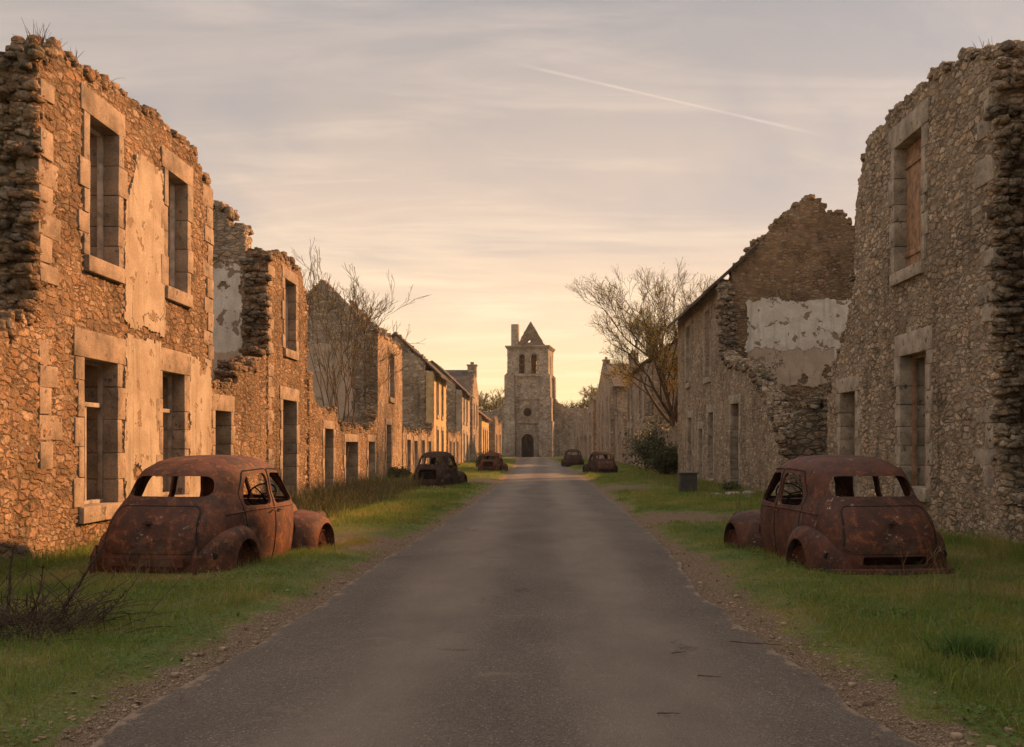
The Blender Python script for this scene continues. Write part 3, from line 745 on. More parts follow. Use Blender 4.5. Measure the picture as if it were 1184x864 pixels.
# low facades with doorways
def low_facade(x, y0, y1, keys, ops, label, mat='stone_warm', fr=None, side='L', cell=.09, seed=20, frame='halfboards', surround='dressed'):
    fr = fr or (FL(x) if side == 'L' else FRT(x))
    p = fr.p((y0+y1)/2, 0, 0); h = empty('ruined_wall', (p.x, p.y, 0), label, 'ruined wall', 'low ruined street walls')
    wall('street_wall', M[mat], h, fr, y0, y1, rag(keys, .12, .35, seed), [hexp((a, b, -.3 if c < .1 else c, d)) for (a, b, c, d) in ops], cell=cell, nk=4, loose=.7, seed=seed)
    for i, o in enumerate(ops):
        opening(h, fr, *o, frame=frame if i % 2 == 0 else None, wood='wood_dark', door=o[2] < .1, mat=surround, fine=y0 < 45, seed=seed+i, lint=.28, jw=.22, extra=.22)
    return h
low_facade(-7.2, 30.6, 43.25, [(30.6, 3.9), (31.4, 3.1), (32.2, 2.75), (34.6, 2.7), (35.2, 2.2), (38.8, 2.25), (40, 2.1), (42.6, 2.4), (43.25, 3.2)], [(32.65, 34.0, 0, 2.2), (36.1, 38.5, 0, 1.78), (40.8, 42.4, 0, 1.8)], 'low ruined wall with three dark doorways in front of the bare tree', seed=21)

def gable_top(u, side_x, apex_x, back_x, e, a): return None
def roof_plane(h, side, x, y0, y1, eave, slope, xr, mat='slate', over=.45, name='roof'):
    s = -1 if side == 'L' else 1
    mb = MB(); n = 10
    xa, xb = x-s*over, xr
    za = eave-over*slope+.12; zb = eave+abs(xr-x)*slope+.12
    ys = np.linspace(y0, y1, n+1); vs = []
    for i, yy in enumerate(ys):
        j = random.uniform(-.03, .03)
        for (xx, zz) in ((xa, za), (xb, zb)):
            vs += [(xx, yy, zz+j), (xx, yy, zz+j-.13)]
    fs = []
    for i in range(n):
        b = i*4
        fs += [(b, b+4, b+6, b+2), (b+1, b+3, b+7, b+5), (b, b+1, b+5, b+4), (b+2, b+6, b+7, b+3)]
    fs += [(0, 2, 3, 1), (n*4, n*4+1, n*4+3, n*4+2)]
    mb.add(vs, fs); return mb.build(name, M[mat], h)
def house(side, x, y0, y1, eave, ridge, depth, ups, lows, label, mat='stone_far', gmat=None, roof='slate', plaster=None, cell=.13, seed=30, surround='dressed_grey', cross=False, gplaster=None, roofx=None, chim=None, amp=.10, fine=False, frame='shutter', xr=None, gloose=.6):
    s = -1 if side == 'L' else 1; fr = FL(x) if side == 'L' else FRT(x)
    h = empty('stone_house' if roof else 'ruined_house', (x, (y0+y1)/2, 0), label, 'stone house' if roof else 'ruined house', GH)
    ym = (y0+y1)/2
    if cross: keys = [(y0, eave), (ym, ridge), (y1, eave)]
    else: keys = [(y0, eave), (y1, eave)]
    ops = ups+lows
    wall('street_wall', M[plaster or mat], h, fr, y0, y1, rag(keys, .02 if roof else amp, .3, seed), [hexp((a, b, -.3 if c < .1 else c, d), .03) for (a, b, c, d) in ops], cell=cell, nk=3, loose=0 if roof else .6, seed=seed)
    for i, o in enumerate(ops):
        opening(h, fr, *o, frame=frame if i % 2 == 0 else None, wood='wood_dark' if i % 3 else 'wood_grey', door=o[2] < .1, mat=surround, fine=fine, seed=seed+i, lint=.28, jw=.18, extra=.18)
    xb = x+s*depth; xm = xr if xr is not None else x+s*depth/2
    for q, yy in enumerate((y0+.01, y1-.56)):
        if cross: kk = [(-1e3, eave), (1e3, eave)]
        else: kk = sorted([(x, eave+.05), (xm, ridge), (xb, eave)])
        a, b = sorted((x+s*.57, xb))
        wall('gable_wall', M[gmat or mat], h, FG(yy), a, b, rag(kk, (.02 if cross and roof else amp) if q == 0 else .03, .32, seed+5+q), cell=cell if q == 0 else .2, nk=3, loose=(0 if cross else gloose) if q == 0 else 0, seed=seed+q)
    wall('back_wall', M[mat], h, fr if False else (FL(xb) if side == 'L' else FRT(xb)), y0+.6, y1-.6, rag([(y0, eave-.1), (y1, eave-.1)], .03, .4, seed+9), cell=.3, nk=2, seed=seed)
    if gplaster: patch('plaster_patch', M[gplaster[4]], h, FG(y0+.01), *gplaster[:4], seed=seed, rg=.16, out=.04, cell=.08)
    if roof and not cross:
        roof_plane(h, side, x, y0-.12, y1+.1, eave, (ridge-eave)/abs(xm-x), xm if roofx is None else roofx, roof)
        if roofx is None:
            # far slope of the roof
            mb = MB(); za = ridge+.12; sl_ = (ridge-eave)/abs(xb-xm); zb_ = eave-.3*sl_+.12; xe = xb+s*.3
            vs = [(xx, yy, zz-q) for yy in (y0-.12, y1+.1) for (xx, zz) in ((xm+s*.004, za), (xe, zb_)) for q in (0, .13)]
            mb.add(vs, [(0, 2, 6, 4), (1, 5, 7, 3), (0, 4, 5, 1), (2, 3, 7, 6), (0, 1, 3, 2), (4, 6, 7, 5)]); mb.build('roof', M[roof], h)
    if roof and cross:
        for (ya, yb, n_) in ((y0-.35, ym-.004, 0), (y1+.35, ym+.004, 1)):
            sl_ = (ridge-eave)/(y1-y0)*2; mb = MB()
            vs = [(xx, yy, zz-q) for xx in (x+s*.30, xb) for (yy, zz) in ((ya, eave-.35*sl_+.1), (yb, ridge+.1)) for q in (0, .13)]
            mb.add(vs, [(0, 2, 6, 4), (1, 5, 7, 3), (0, 4, 5, 1), (2, 3, 7, 6), (0, 1, 3, 2), (4, 6, 7, 5)]); mb.build('roof', M[roof], h)
    for c_ in (chim or []):
        mb = MB(); cx, cy, z0_, z1_, w_ = c_; mb.box((cx, cy, (z0_+z1_)/2), (w_, w_*1.2, z1_-z0_)); mb.box((cx, cy, z1_+.06), (w_*1.2, w_*1.4, .12)); mb.box((cx, cy, z1_+.25), (w_*.4, w_*.4, .3))
        mb.build('chimney', M[mat], h, bevel=.03)
    return h

house('L', -7.2, 43.3, 50.8, 6.55, 8.9, 5.0, [(46.5, 47.9, 3.9, 6.0)], [(45.5, 47.0, .2, 2.6)], 'third house on the left, pointed roofless gable behind the bare tree', 'stone_farwarm', 'stone_far', roof=None, cell=.08, seed=31, amp=.03, gloose=0, gplaster=(-10.6, -8.3, 2.9, 6.2, 'plaster_beige'), fine=True, xr=-9.64, frame='post', surround='dressed')
low_facade(-7.2, 51.1, 65.5, [(51, 2.4), (56, 2.2), (60, 2.5), (63, 2.1), (65.5, 2.9)], [(52.4, 53.8, 0, 1.95), (55.3, 56.8, 0, 1.9), (58.8, 60.2, 0, 1.95), (62.2, 63.7, 0, 1.9)], 'low ruined wall with four doorways behind the nearest left roadside wreck', 'stone_farwarm', seed=33)
house('L', -7.2, 65.7, 73.9, 6.6, 9.0, 5.2, [(67.2, 68.3, 3.7, 6.0), (70.4, 71.5, 3.7, 6.0)], [(67.2, 68.3, .5, 2.7), (70.4, 71.6, 0, 2.7)], 'left house with bright ochre rendered front and slate eave', 'stone_far', plaster='plaster_ochre', seed=36, xr=-9.8)
low_facade(-7.1, 74.2, 85.8, [(74, 2.6), (79, 2.3), (82, 2.7), (86, 2.5)], [(75.6, 76.8, 0, 1.95), (78.4, 79.6, 0, 1.9), (81.6, 83, 0, 1.95)], 'low ruined wall just beyond the bright ochre house', 'stone_farwarm', seed=39)
house('L', -7.0, 86, 95, 6.5, 8.9, 5.2, [(87.4, 88.6, 3.7, 5.9), (90.6, 91.8, 3.7, 5.9)], [(87.4, 88.6, .5, 2.7), (91, 92.2, 0, 2.6)], 'left house with pale sandy front directly beyond the ochre house, sloping slate roof', 'stone_far', plaster='plaster', seed=41, xr=-9.6)
house('L', -6.85, 96.5, 105.5, 7.0, 9.2, 7.5, [(98.2, 99.4, 3.6, 5.8), (102, 103.2, 3.6, 5.8)], [(98.2, 99.4, .5, 2.7)], 'left house whose slate ridge runs across the street line and ends in a tall chimney', 'stone_far', seed=44, cross=True, chim=[(-7.2, 101, 8.6, 9.7, .9)])
house('L', -6.6, 107, 120.5, 4.9, 6.8, 5.0, [], [(109, 110.4, .5, 3.4), (112.6, 114, .5, 3.4), (116.5, 117.8, .5, 3.4)], 'low single storey left house with glowing ochre front near the church', 'stone_far', plaster='plaster_ochre', seed=47, roof='tile')
frx = Fr((-5.95, 123, 0), Vector((.55, 9, 0)).normalized(), Vector((-9, .55, 0)).normalized())
low_facade(0, 0, 9, [(0, 5.2), (3, 5.0), (4, 4.2), (9, 4.6)], [(1.2, 2.4, .4, 3), (5.4, 6.6, .4, 3)], 'last left facade before the church, a narrow sunlit upright wall', 'stone_farwarm', fr=frx, seed=50, cell=.13)

# ------------------------------------------------------------------ right, first house
h = empty('ruined_house', (6.9, 18.6, 0), 'tall shaded grey rubble house, rightmost in the street, ragged top and boarded windows', 'ruined house', GH)
f = FRT(6.9)
UP = (18.08, 19.45, 5.0, 7.45); LO = (17.85, 19.15, .88, 3.36); TH = (21.9, 23.0, .0, 2.85)
wall('street_wall', M['stone_grey'], h, f, 14.28, 24.1, rag([(14.28, .5), (14.9, 1.0), (15.1, 1.9), (15.16, 7.55), (15.8, 7.85), (17.3, 8.1), (18.6, 8.15), (21.2, 8.1), (21.6, 7.5), (21.95, 6.9), (22.05, 5.1), (22.6, 4.4), (23.3, 3.75), (23.8, 3.4), (24.1, 2.9)], .06, .22, 61), [hexp(UP), hexp(LO), hexp((21.9, 23, -.3, 2.85))], cell=.042, nk=10, left=lambda z: np.where(z > 1.7, 15.2+.10*stepn(z, .2, 64), -99), loose=.85, seed=62)
opening(h, f, *UP, frame='boards', wood='wood_brown', mat='dressed_grey', seed=61, lint=.42, label='tall upper window closed by orange brown boards')
opening(h, f, *LO, frame='post', wood='wood_brown', mat='dressed_grey', seed=62, lint=.42); opening(h, f, *TH, frame='blocked', mat='dressed_grey', door=True, seed=63, lint=.34)
quoins(h, f, 15.22, 1, 1.0, 7.2, 'dressed_grey', seed=64, skip=.4)
wall('gable_wall', M['stone_dark'], h, FG(15.3), 7.48, 13.2, rag([(7.4, 7.7), (8.5, 7.9), (10, 7.2), (13.2, 6.5)], .1, .3, 65), cell=.08, nk=5, loose=.8, seed=66)
wall('gable_wall', M['stone_dark'], h, FG(21.4), 7.50, 13.2, rag([(7.4, 7.6), (10, 8.6), (13.2, 6.5)], .1, .3, 67), cell=.09, nk=4, loose=.6, seed=68)
wall('back_wall', M['stone_grey'], h, FRT(13.2), 15.3, 22, rag([(15, 5.5), (22, 5.2)], .2, .4, 69), cell=.15, nk=3, seed=69)
edge_stones(h, f, [(15.16, 1.2), (15.16, 7.6), (15.8, 7.88), (17.3, 8.12)], 150, seed=92, size=(.10, .26))
edge_stones(h, f, [(21.95, 6.9), (22.05, 5.1), (22.6, 4.4), (23.3, 3.75), (23.8, 3.4), (24.1, 2.9)], 60, seed=93, size=(.14, .3))
# unseen house added beside the camera on the right to shade the near road
h = empty('ruined_house', (6.9, 0, 0), 'roofless stone house beside the camera, unseen, added to shade the near road', 'ruined house', GH)
wall('street_wall', M['stone_grey'], h, FRT(6.9), -16, 14.15, rag([(-16, 7.6), (14, 7.8)], .1, .4, 71), [(-12, -10.8, .8, 3), (-6, -4.8, .8, 3), (0, 1.2, .8, 3), (6, 7.2, .8, 3)], cell=.2, nk=3, seed=71)
wall('gable_wall', M['stone_grey'], h, FG(13.55), 7.5, 13.5, rag([(7, 7.6), (10, 8.4), (14, 6.6)], .1, .4, 72), cell=.2, nk=3, seed=72)

# unseen house added behind the first two right houses; it shades the gap between them
h = empty('ruined_house', (17, 36, 0), 'tall stone house behind the right row, unseen, added to shade the gap', 'ruined house', GH)
wall('street_wall', M['stone_far'], h, FRT(16.8), 20, 56, rag([(24, 12.0), (56, 12.2)], .1, .4, 171), [(28, 29.2, .8, 3), (34, 35.2, .8, 3), (40, 41.2, 4, 6)], cell=.25, nk=3, seed=171)
for yy in (20.2, 55.2): wall('gable_wall', M['stone_far'], h, FG(yy), 17.4, 24, rag([(17, 12), (20.5, 13.2), (24, 11)], .1, .4, 172), cell=.3, nk=2, thick=.5, seed=172)

# cross wall ruin in the gap
h = empty('ruined_wall', (9, 28.6, 0), 'dark ruined cross wall with a round stone on top, between the right houses', 'ruined wall')
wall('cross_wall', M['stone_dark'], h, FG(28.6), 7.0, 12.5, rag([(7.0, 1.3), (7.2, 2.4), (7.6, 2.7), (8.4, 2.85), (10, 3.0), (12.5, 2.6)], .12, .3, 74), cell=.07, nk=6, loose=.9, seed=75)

# ------------------------------------------------------------------ right, second house
h = empty('ruined_house', (6.9, 42, 0), 'second house on the right with a huge gable bearing a white plaster field', 'ruined house', GH)
ops = [(46.6, 47.9, 4.6, 7.3), (41.0, 42.3, 4.5, 7.3), (46.0, 47.3, .4, 2.95), (40.2, 41.5, .27, 3.0), (42.9, 44.0, 0, 2.35), (34.95, 36.5, 0, 3.15)]
wall('street_wall', M['stone_grey'], h, FRT(6.9), 28.6, 50.9, rag([(28.6, .7), (28.9, 1.9), (30, 2.6), (31, 3.2), (32, 3.7), (33.6, 4.35), (36.6, 4.6), (38.4, 5.1), (38.9, 6.3), (39.3, 8.0), (51, 8.12)], .07, .3, 76), [hexp((a, b, -.3 if c < .1 else c, d)) for (a, b, c, d) in ops], cell=.062, nk=9, loose=.9, seed=77)
kinds = ['post', 'post', 'shutter', 'shutter', 'boards', 'blocked']
for i, o in enumerate(ops): opening(h, FRT(6.9), *o, frame=kinds[i], wood='wood_grey', mat='dressed_grey', door=o[2] < .1, seed=80+i, lint=.32)
edge_stones(h, FRT(6.9), [(28.75, .6), (28.9, 1.9), (30, 2.6), (31, 3.2), (32, 3.7), (33.6, 4.35), (36.6, 4.6), (38.4, 5.1), (38.9, 6.3), (39.35, 8.0)], 420, seed=91, size=(.16, .36))
gR = FG(39.5)
wall('gable_wall', M['stone_warm'], h, gR, 7.48, 14.2, rag([(7.4, 8.5), (8.6, 9.75), (9.4, 10.55), (10.3, 11.35), (10.9, 11.4), (11.2, 11.0), (12.0, 10.75), (12.3, 10.3), (13, 9.6), (14.2, 8.5)], .09, .3, 81), cell=.065, nk=5, loose=.9, seed=82)
patch('plaster_patch', M['plaster_beige'], h, gR, 8.15, 12.5, 4.05, 5.9, seed=83, rg=.12, out=.04, cell=.05)
patch('plaster_patch', M['plaster_white'], h, gR, 8.1, 13.2, 5.45, 7.45, seed=86, rg=.14, out=.055, cell=.05)
patch('plaster_patch', M['plaster_white'], h, gR, 11.6, 13.2, 4.2, 5.8, seed=89, rg=.12, out=.058, cell=.05)
wall('gable_wall', M['stone_grey'], h, FG(50.3), 7.48, 14.2, rag([(7, 8), (10.5, 10.8), (14.2, 8)], .1, .3, 84), cell=.2, nk=2, seed=85)
wall('back_wall', M['stone_grey'], h, FRT(14.2), 39.6, 50.9, rag([(39, 7), (51, 6.5)], .2, .4, 85), cell=.2, nk=2, seed=86)
roof_plane(h, 'R', 6.9, 39.2, 51.2, 8.1, .9, 8.5, 'slate', over=.55)

low_facade(6.9, 51.2, 67.6, [(51.2, 2.6), (56, 2.3), (60, 2.7), (64, 2.2), (67.6, 3.4)], [(57.5, 58.8, 0, 2.0), (63.5, 64.8, 0, 2.0)], 'low ruined wall overgrown by a bush behind the golden tree', 'stone_grey', side='R', seed=88, surround='dressed_grey')
house('R', 6.9, 67.8, 82, 7.3, 9.9, 8.0, [(76.6, 77.9, 3.9, 6.4), (79.6, 80.9, 3.9, 6.4), (70, 71.2, 3.9, 6.4)], [(76.6, 77.9, .4, 3.0), (79.6, 80.9, .4, 3.0)], 'right house directly behind the golden tree, clay roof and two chimneys', 'stone_far', 'stone_farwarm', roof='tile', seed=90, chim=[(7.5, 68.6, 8.0, 9.4, .75), (7.3, 80.6, 7.7, 9.0, .7)])
low_facade(6.75, 82.2, 93.8, [(82, 2.8), (85, 4.2), (88.4, 4.6), (91, 3.4), (94, 4.8)], [(83.6, 84.8, 0, 2.1), (88.2, 89.4, .4, 2.6)], 'broken wall stub beyond the two chimney house on the right', 'stone_far', side='R', seed=95, surround='dressed_grey')
house('R', 6.35, 94, 119, 7.2, 10.3, 9.0, [(98, 99.2, 4, 6.4), (105.5, 106.7, 4, 6.4), (112, 113.2, 4, 6.4)], [(98, 99.2, .4, 3.0), (105.5, 106.7, 0, 2.6), (112, 113.2, .4, 3)], 'right house with wide slate roof and bare stone gable towards the street', 'stone_far', roof='slate', seed=97, cross=True, chim=[(6.75, 106.5, 9.6, 10.7, .7)])
frx = Fr((6.0, 119.4, 0), Vector((-1.8, 15.5, 0)).normalized(), Vector((15.5, 1.8, 0)).normalized())
low_facade(0, 0, 15, [(0, 7.0), (2, 7.4), (4, 6.2), (6, 5.6), (8, 6.3), (9, 5.0), (15, 4.6)], [(1.6, 2.8, .4, 2.8), (5, 6.2, .4, 2.8), (8.6, 9.8, .4, 2.8), (12.0, 13.2, 0, 2.6), (1.6, 2.8, 3.7, 5.6)], 'tall jagged ruined facade on the right, last before the church', 'stone_far', fr=frx, seed=101, cell=.13, surround='dressed_church')

# ------------------------------------------------------------------ church
CZ = R(-8)
ch = empty('church_tower', (-1.75, 140, 0), 'tall square stone church tower with pointed gable and round window at the street end', 'church', rz=CZ)
CF = Fr((0, 0, 0), (1, 0, 0), (0, 1, 0))
hw = 2.85
def ell(u, z, cu, cz, r): return (u-cu)**2+(z-cz)**2 < r*r
def front_pred(u, z):
    ok = ~(((abs(u) < .87) & (z < 2.35)) | ell(u, z, 0, 2.35, .87) | ell(u, z, 0, 6.2, .62))
    for c in (-.78, .88): ok &= ~(((abs(u-c) < .41) & (z > 11.5) & (z < 13.85)) | ell(u, z, c, 13.85, .41))
    return ok
def belf(u, z):
    ok = np.ones(np.broadcast(u, z).shape, bool)
    for c in (-.78, .88): ok &= ~(((abs(u-c) < .41) & (z > 11.5) & (z < 13.85)) | ell(u, z, c, 13.85, .41))
    return ok
def chl(o):
    o.parent = ch; o.matrix_parent_inverse = Matrix.Identity(4); return o
tp = lambda z_: (lambda u: u*0+z_)
chl(wall('front_wall', M['church'], None, Fr((0, -hw, 0), (1, 0, 0), (0, 1, 0)), -hw, hw, tp(15.2), cell=.09, nk=3, thick=.9, pred=front_pred, seed=1))
chl(wall('back_wall', M['church'], None, Fr((0, hw-.9, 0), (1, 0, 0), (0, 1, 0)), -hw, hw, tp(15.2), cell=.12, nk=2, thick=.9, pred=belf, seed=1))
for s in (-1, 1):
    chl(wall('side_wall', M['church'], None, Fr((s*hw, 0, 0), (0, 1, 0), (-s, 0, 0)), -hw+.9, hw-.9, tp(15.2), cell=.12, nk=2, thick=.9, pred=lambda u, z: ~(((abs(u) < .36) & (z > 11.5) & (z < 13.85)) | ell(u, z, 0, 13.85, .36)), seed=1))
# standing gable over the tower and the stump of a stair turret
def gp(u, z): return ~ell(u, z, .15, 16.0, .22)
chl(wall('gable_wall', M['church_dark'], None, Fr((0, -hw+.15, 0), (1, 0, 0), (0, 1, 0)), -1.35, 2.35, lambda u: 15.2+np.interp(u, [-1.5, -1.25, .35, 2.35], [.2, .7, 3.6, .2])+.05*stepn(u, .3, 2), cell=.09, nk=3, thick=.8, pred=gp, z0=15.18, seed=2))
mb = MB(); mb.box((-1.85, -hw+.75, 16.8), (1.0, 1.0, 3.25)); chl(mb.build('turret_stump', M['church'], bevel=.05))
mb = MB()
mb.box((0, 0, 15.3), (2*hw+.55, 2*hw+.55, .24)); mb.box((0, 0, 15.08), (2*hw+.3, 2*hw+.3, .18))
chl(mb.build('cornice', M['dressed_church'], bevel=.05))
def ring(mb, z, e, t=.16):
    for (c, d) in (((0, -hw-e/2, z), (2*hw+2*e, e, t)), ((0, hw+e/2, z), (2*hw+2*e, e, t)), ((-hw-e/2, 0, z), (e, 2*hw-.01, t)), ((hw+e/2, 0, z), (e, 2*hw-.01, t))): mb.box(c, d)
for z_, e_ in ((11.2, .16), (8.02, .14), (4.72, .16)):
    mb = MB(); ring(mb, z_, e_); chl(mb.build('string_course', M['dressed_church'], bevel=.03))
for sx in (-1, 1):
    for sy in (-1, 1):
        mb = MB()
        for (zt, w, pr) in ((4.9, 1.2, .80), (8.15, 1.1, .60), (11.3, 1.0, .38)):
            zb_ = {4.9: -.2, 8.15: 4.9, 11.3: 8.15}[zt]
            for ax in (0, 1):
                if ax == 0: x0_, x1_, y0_, y1_ = sx*(hw-w), sx*(hw+.01), sy*(hw-.02), sy*(hw+pr)
                else: x0_, x1_, y0_, y1_ = sx*(hw-.02), sx*(hw+pr*.9), sy*(hw-w-.02), sy*(hw+pr+.0)
                a = .35
                vs = [(x0_, y0_, zb_), (x1_, y0_, zb_), (x1_, y1_, zb_), (x0_, y1_, zb_)]
                if ax == 0: tv = [(x0_, y0_, zt+a), (x1_, y0_, zt+a), (x1_, y1_, zt), (x0_, y1_, zt)]
                else: tv = [(x0_, y0_, zt+a), (x1_, y0_, zt), (x1_, y1_, zt), (x0_, y1_, zt+a)]
                mb.add(vs+tv, [(0, 1, 2, 3), (4, 7, 6, 5), (0, 4, 5, 1), (1, 5, 6, 2), (2, 6, 7, 3), (3, 7, 4, 0)])
        chl(mb.build('buttress', M['church'], bevel=.03))
def arch(mb, cu, cz, r0, r1, y0, y1, a0=0, a1=180, n=18):
    for i in range(n):
        t0, t1 = R(a0+(a1-a0)*i/n), R(a0+(a1-a0)*(i+1)/n)
        vs = [(cu+r*math.cos(t), y, cz+r*math.sin(t)) for t in (t0, t1) for r in (r0, r1) for y in (y0, y1)]
        mb.add(vs, [(0, 1, 3, 2), (4, 6, 7, 5), (0, 4, 5, 1), (2, 3, 7, 6), (0, 2, 6, 4), (1, 5, 7, 3)])
po = MB()
arch(po, 0, 2.35, .86, 1.12, -hw-.10, -hw+.4); arch(po, 0, 2.35, 1.13, 1.36, -hw-.17, -hw+.02); arch(po, 0, 2.35, 1.37, 1.55, -hw-.24, -hw+.02)
for s in (-1, 1):
    for (a, b, p) in ((.86, 1.12, .10), (1.13, 1.36, .17), (1.37, 1.55, .24)):
        po.box((s*(a+b)/2, -hw-p/2+.1, 1.12), (b-a-.01, p+.2, 2.44))
chl(po.build('portal', M['dressed_church']))
mb = MB(); mb.box((0, -hw+.55, 1.6), (1.7, .1, 3.2))
for k in range(5): mb.box((-.68+.34*k, -hw+.49, 1.5), (.03, .03, 3.0))
d_ = chl(mb.build('door', M['wood_black']))
mb = MB(); arch(mb, 0, 6.2, .60, .80, -hw-.10, -hw+.3, 0, 360, 28); arch(mb, 0, 6.2, .81, 1.05, -hw-.05, -hw+.02, 0, 360, 28); chl(mb.build('round_window', M['dressed_church']))
for c in (-.78, .88):
    mb = MB(); arch(mb, c, 13.85, .41, .58, -hw-.06, -hw+.3); 
    for s in (-1, 1): mb.box((c+s*.495, -hw+.1, 12.67), (.16, .34, 2.35))
    o = chl(mb.build('belfry_opening', M['dressed_church']))
    for k in range(3):
        mb = MB(); mb.box((c, -hw+.45, 12.0+k*.72), (.84, .22, .09), Matrix.Rotation(R(-25), 3, 'X'))
        l_ = mb.build('louvre', M['wood_dark']); l_.parent = o
# nave and aisle walls either side
nv = empty('church_nave', (-1.75, 141, 0), 'low roofless nave walls spreading either side of the church tower', 'church', rz=CZ)
o = wall('nave_wall', M['church'], None, Fr((0, .6, 0), (1, 0, 0), (0, 1, 0)), -9.5, -hw-.32, lambda u: np.interp(u, [-9.5, -6.2, -5.2, -3.1], [6.0, 6.6, 6.7, 8.0])+.1*stepn(u, .5, 4), cell=.15, nk=2, thick=.8, seed=3); o.parent = nv
o = wall('nave_wall', M['church'], None, Fr((0, .6, 0), (1, 0, 0), (0, 1, 0)), hw+.32, 8.5, lambda u: np.interp(u, [3.1, 5.6, 8.5], [7.9, 6.9, 6.6])+.1*stepn(u, .5, 5), cell=.15, nk=2, thick=.8, seed=3); o.parent = nv
for s in (-9.5, 7.7):
    o = wall('side_wall', M['church'], None, Fr((s, 0, 0), (0, 1, 0), (1, 0, 0)), 1.45, 22, tp(6.2), cell=.3, nk=1, thick=.8, seed=3); o.parent = nv

# ------------------------------------------------------------------ rusted cars
M['rust_brown'] = rust_mat('rusted_steel_brown', (.09, .035, .023), (.035, .018, .015), (.17, .065, .035), .66)
PK = [(-.02, .66, -1.96, .95), (.08, .69, -2.02, .95), (.25, .73, -2.07, .95), (.5, .755, -2.03, .95), (.7, .75, -1.92, .95), (.84, .725, -1.78, .93), (.93, .70, -1.66, .90), (1.0, .675, -1.585, .84),
      (1.1, .660, -1.52, .76), (1.2, .645, -1.455, .67), (1.3, .615, -1.37, .57), (1.37, .58, -1.26, .46), (1.43, .515, -1.10, .33), (1.47, .43, -.92, .18), (1.495, .30, -.68, .0), (1.505, .14, -.42, -.2)]
def prof(z, off=0):
    zz = [p[0] for p in PK]
    return [np.interp(z, zz, [p[i] for p in PK]) for i in (1, 2, 3)]
def bodyx(y, z):
    a, yr, yf = prof(z); c = (yr+yf)/2; b = (yf-yr)/2
    q = min(1, abs((y-c)/b)); n = 4.0
    return a*(1-q**n)**(1/n)
def shell():
    zs = []
    for p, q in zip(PK[:-1], PK[1:]):
        n = max(1, int(round((q[0]-p[0])/.045))); zs += [p[0]+(q[0]-p[0])*i/n for i in range(n)]
    zs.append(PK[-1][0])
    # smooth the profiles so that the panels have no creases
    za = np.array(zs); A = np.array([prof(z) for z in zs])
    for _ in range(2): A[1:-1] = A[1:-1]*.5+(A[:-2]+A[2:])*.25
    N = 72; V = []; F = []
    def layer(off, zo):
        base = len(V)
        for z, (a, yr, yf) in zip(za, A):
            c, b = (yr+yf)/2, (yf-yr)/2; n = 4.0 if z < .9 else 4.0-.6*min(1, (z-.9)/.5)
            for k in range(N):
                t = 2*math.pi*(k+.5)/N; ct, st = math.cos(t), math.sin(t)
                V.append(((max(a-off, .02))*math.copysign(abs(ct)**(2/n), ct), c+max(b-off, .02)*math.copysign(abs(st)**(2/n), st), z-zo))
        V.append((0, (A[-1][1]+A[-1][2])/2, za[-1]+.004-zo))
        return base
    b0 = layer(0, 0); b1 = layer(.028, .022); m = len(za)
    for b, fl in ((b0, 0), (b1, 1)):
        for i in range(m-1):
            for k in range(N):
                f = (b+i*N+k, b+i*N+(k+1) % N, b+(i+1)*N+(k+1) % N, b+(i+1)*N+k); F.append(f[::-1] if fl else f)
        for k in range(N):
            f = (b+(m-1)*N+k, b+(m-1)*N+(k+1) % N, b+m*N); F.append(f[::-1] if fl else f)
    for k in range(N): F.append((b0+k, b1+k, b1+(k+1) % N, b0+(k+1) % N))
    me = bpy.data.meshes.new('shell'); me.from_pydata(V, [], F); me.update(); return me
def prism(poly, axis, a, b):
    n = len(poly); vs = []
    for d in (a, b):
        for (p, q) in poly: vs.append((d, p, q) if axis == 'X' else (p, d, q))
    fs = [tuple(range(n)), tuple(range(2*n-1, n-1, -1))]+[(i, n+i, n+(i+1) % n, (i+1) % n) for i in range(n)]
    me = bpy.data.meshes.new('cut'); me.from_pydata(vs, [], fs)
    bm = bmesh.new(); bm.from_mesh(me); bmesh.ops.recalc_face_normals(bm, faces=bm.faces[:]); bm.to_mesh(me); bm.free(); return me
def boolean(me, ops):
    o = bpy.data.objects.new('tmp', me); C.objects.link(o); tmp = []
    for op, c in ops:
        k = bpy.data.objects.new('tmpc', c); C.objects.link(k); tmp.append(k)
        md = o.modifiers.new('b', 'BOOLEAN'); md.operation = op; md.object = k; md.solver = 'EXACT'
    bpy.context.view_layer.update(); dg = bpy.context.evaluated_depsgraph_get()
    r = bpy.data.meshes.new_from_object(o.evaluated_get(dg))
    for k in tmp+[o]: bpy.data.objects.remove(k)
    return r
def rounded(pts, r, n=5):
    out = []; m = len(pts)
    for i in range(m):
        p = Vector(pts[i]); a = (Vector(pts[i-1])-p); b = (Vector(pts[(i+1) % m])-p)
        rr = min(r, a.length*.45, b.length*.45); a.normalize(); b.normalize()
        for k in range(n+1):
            t = k/n; out.append(tuple((p+a*rr)*(1-t)**2+p*2*t*(1-t)+(p+b*rr)*t*t))
    return out
def grow_poly(pts, d):
    c = sum((Vector(p) for p in pts), Vector((0, 0)))/len(pts)
    return [tuple(Vector(p)+Vector((math.copysign(d, (Vector(p)-c).x), math.copysign(d, (Vector(p)-c).y)))) for p in pts]
def fin(me, name, mat, parent, ang=32):
    me.name = name; me.materials.clear(); me.materials.append(mat)
    me.polygons.foreach_set('use_smooth', np.ones(len(me.polygons), bool)); me.set_sharp_from_angle(angle=R(ang))
    o = bpy.data.objects.new(name, me); C.objects.link(o); o.parent = parent; return o
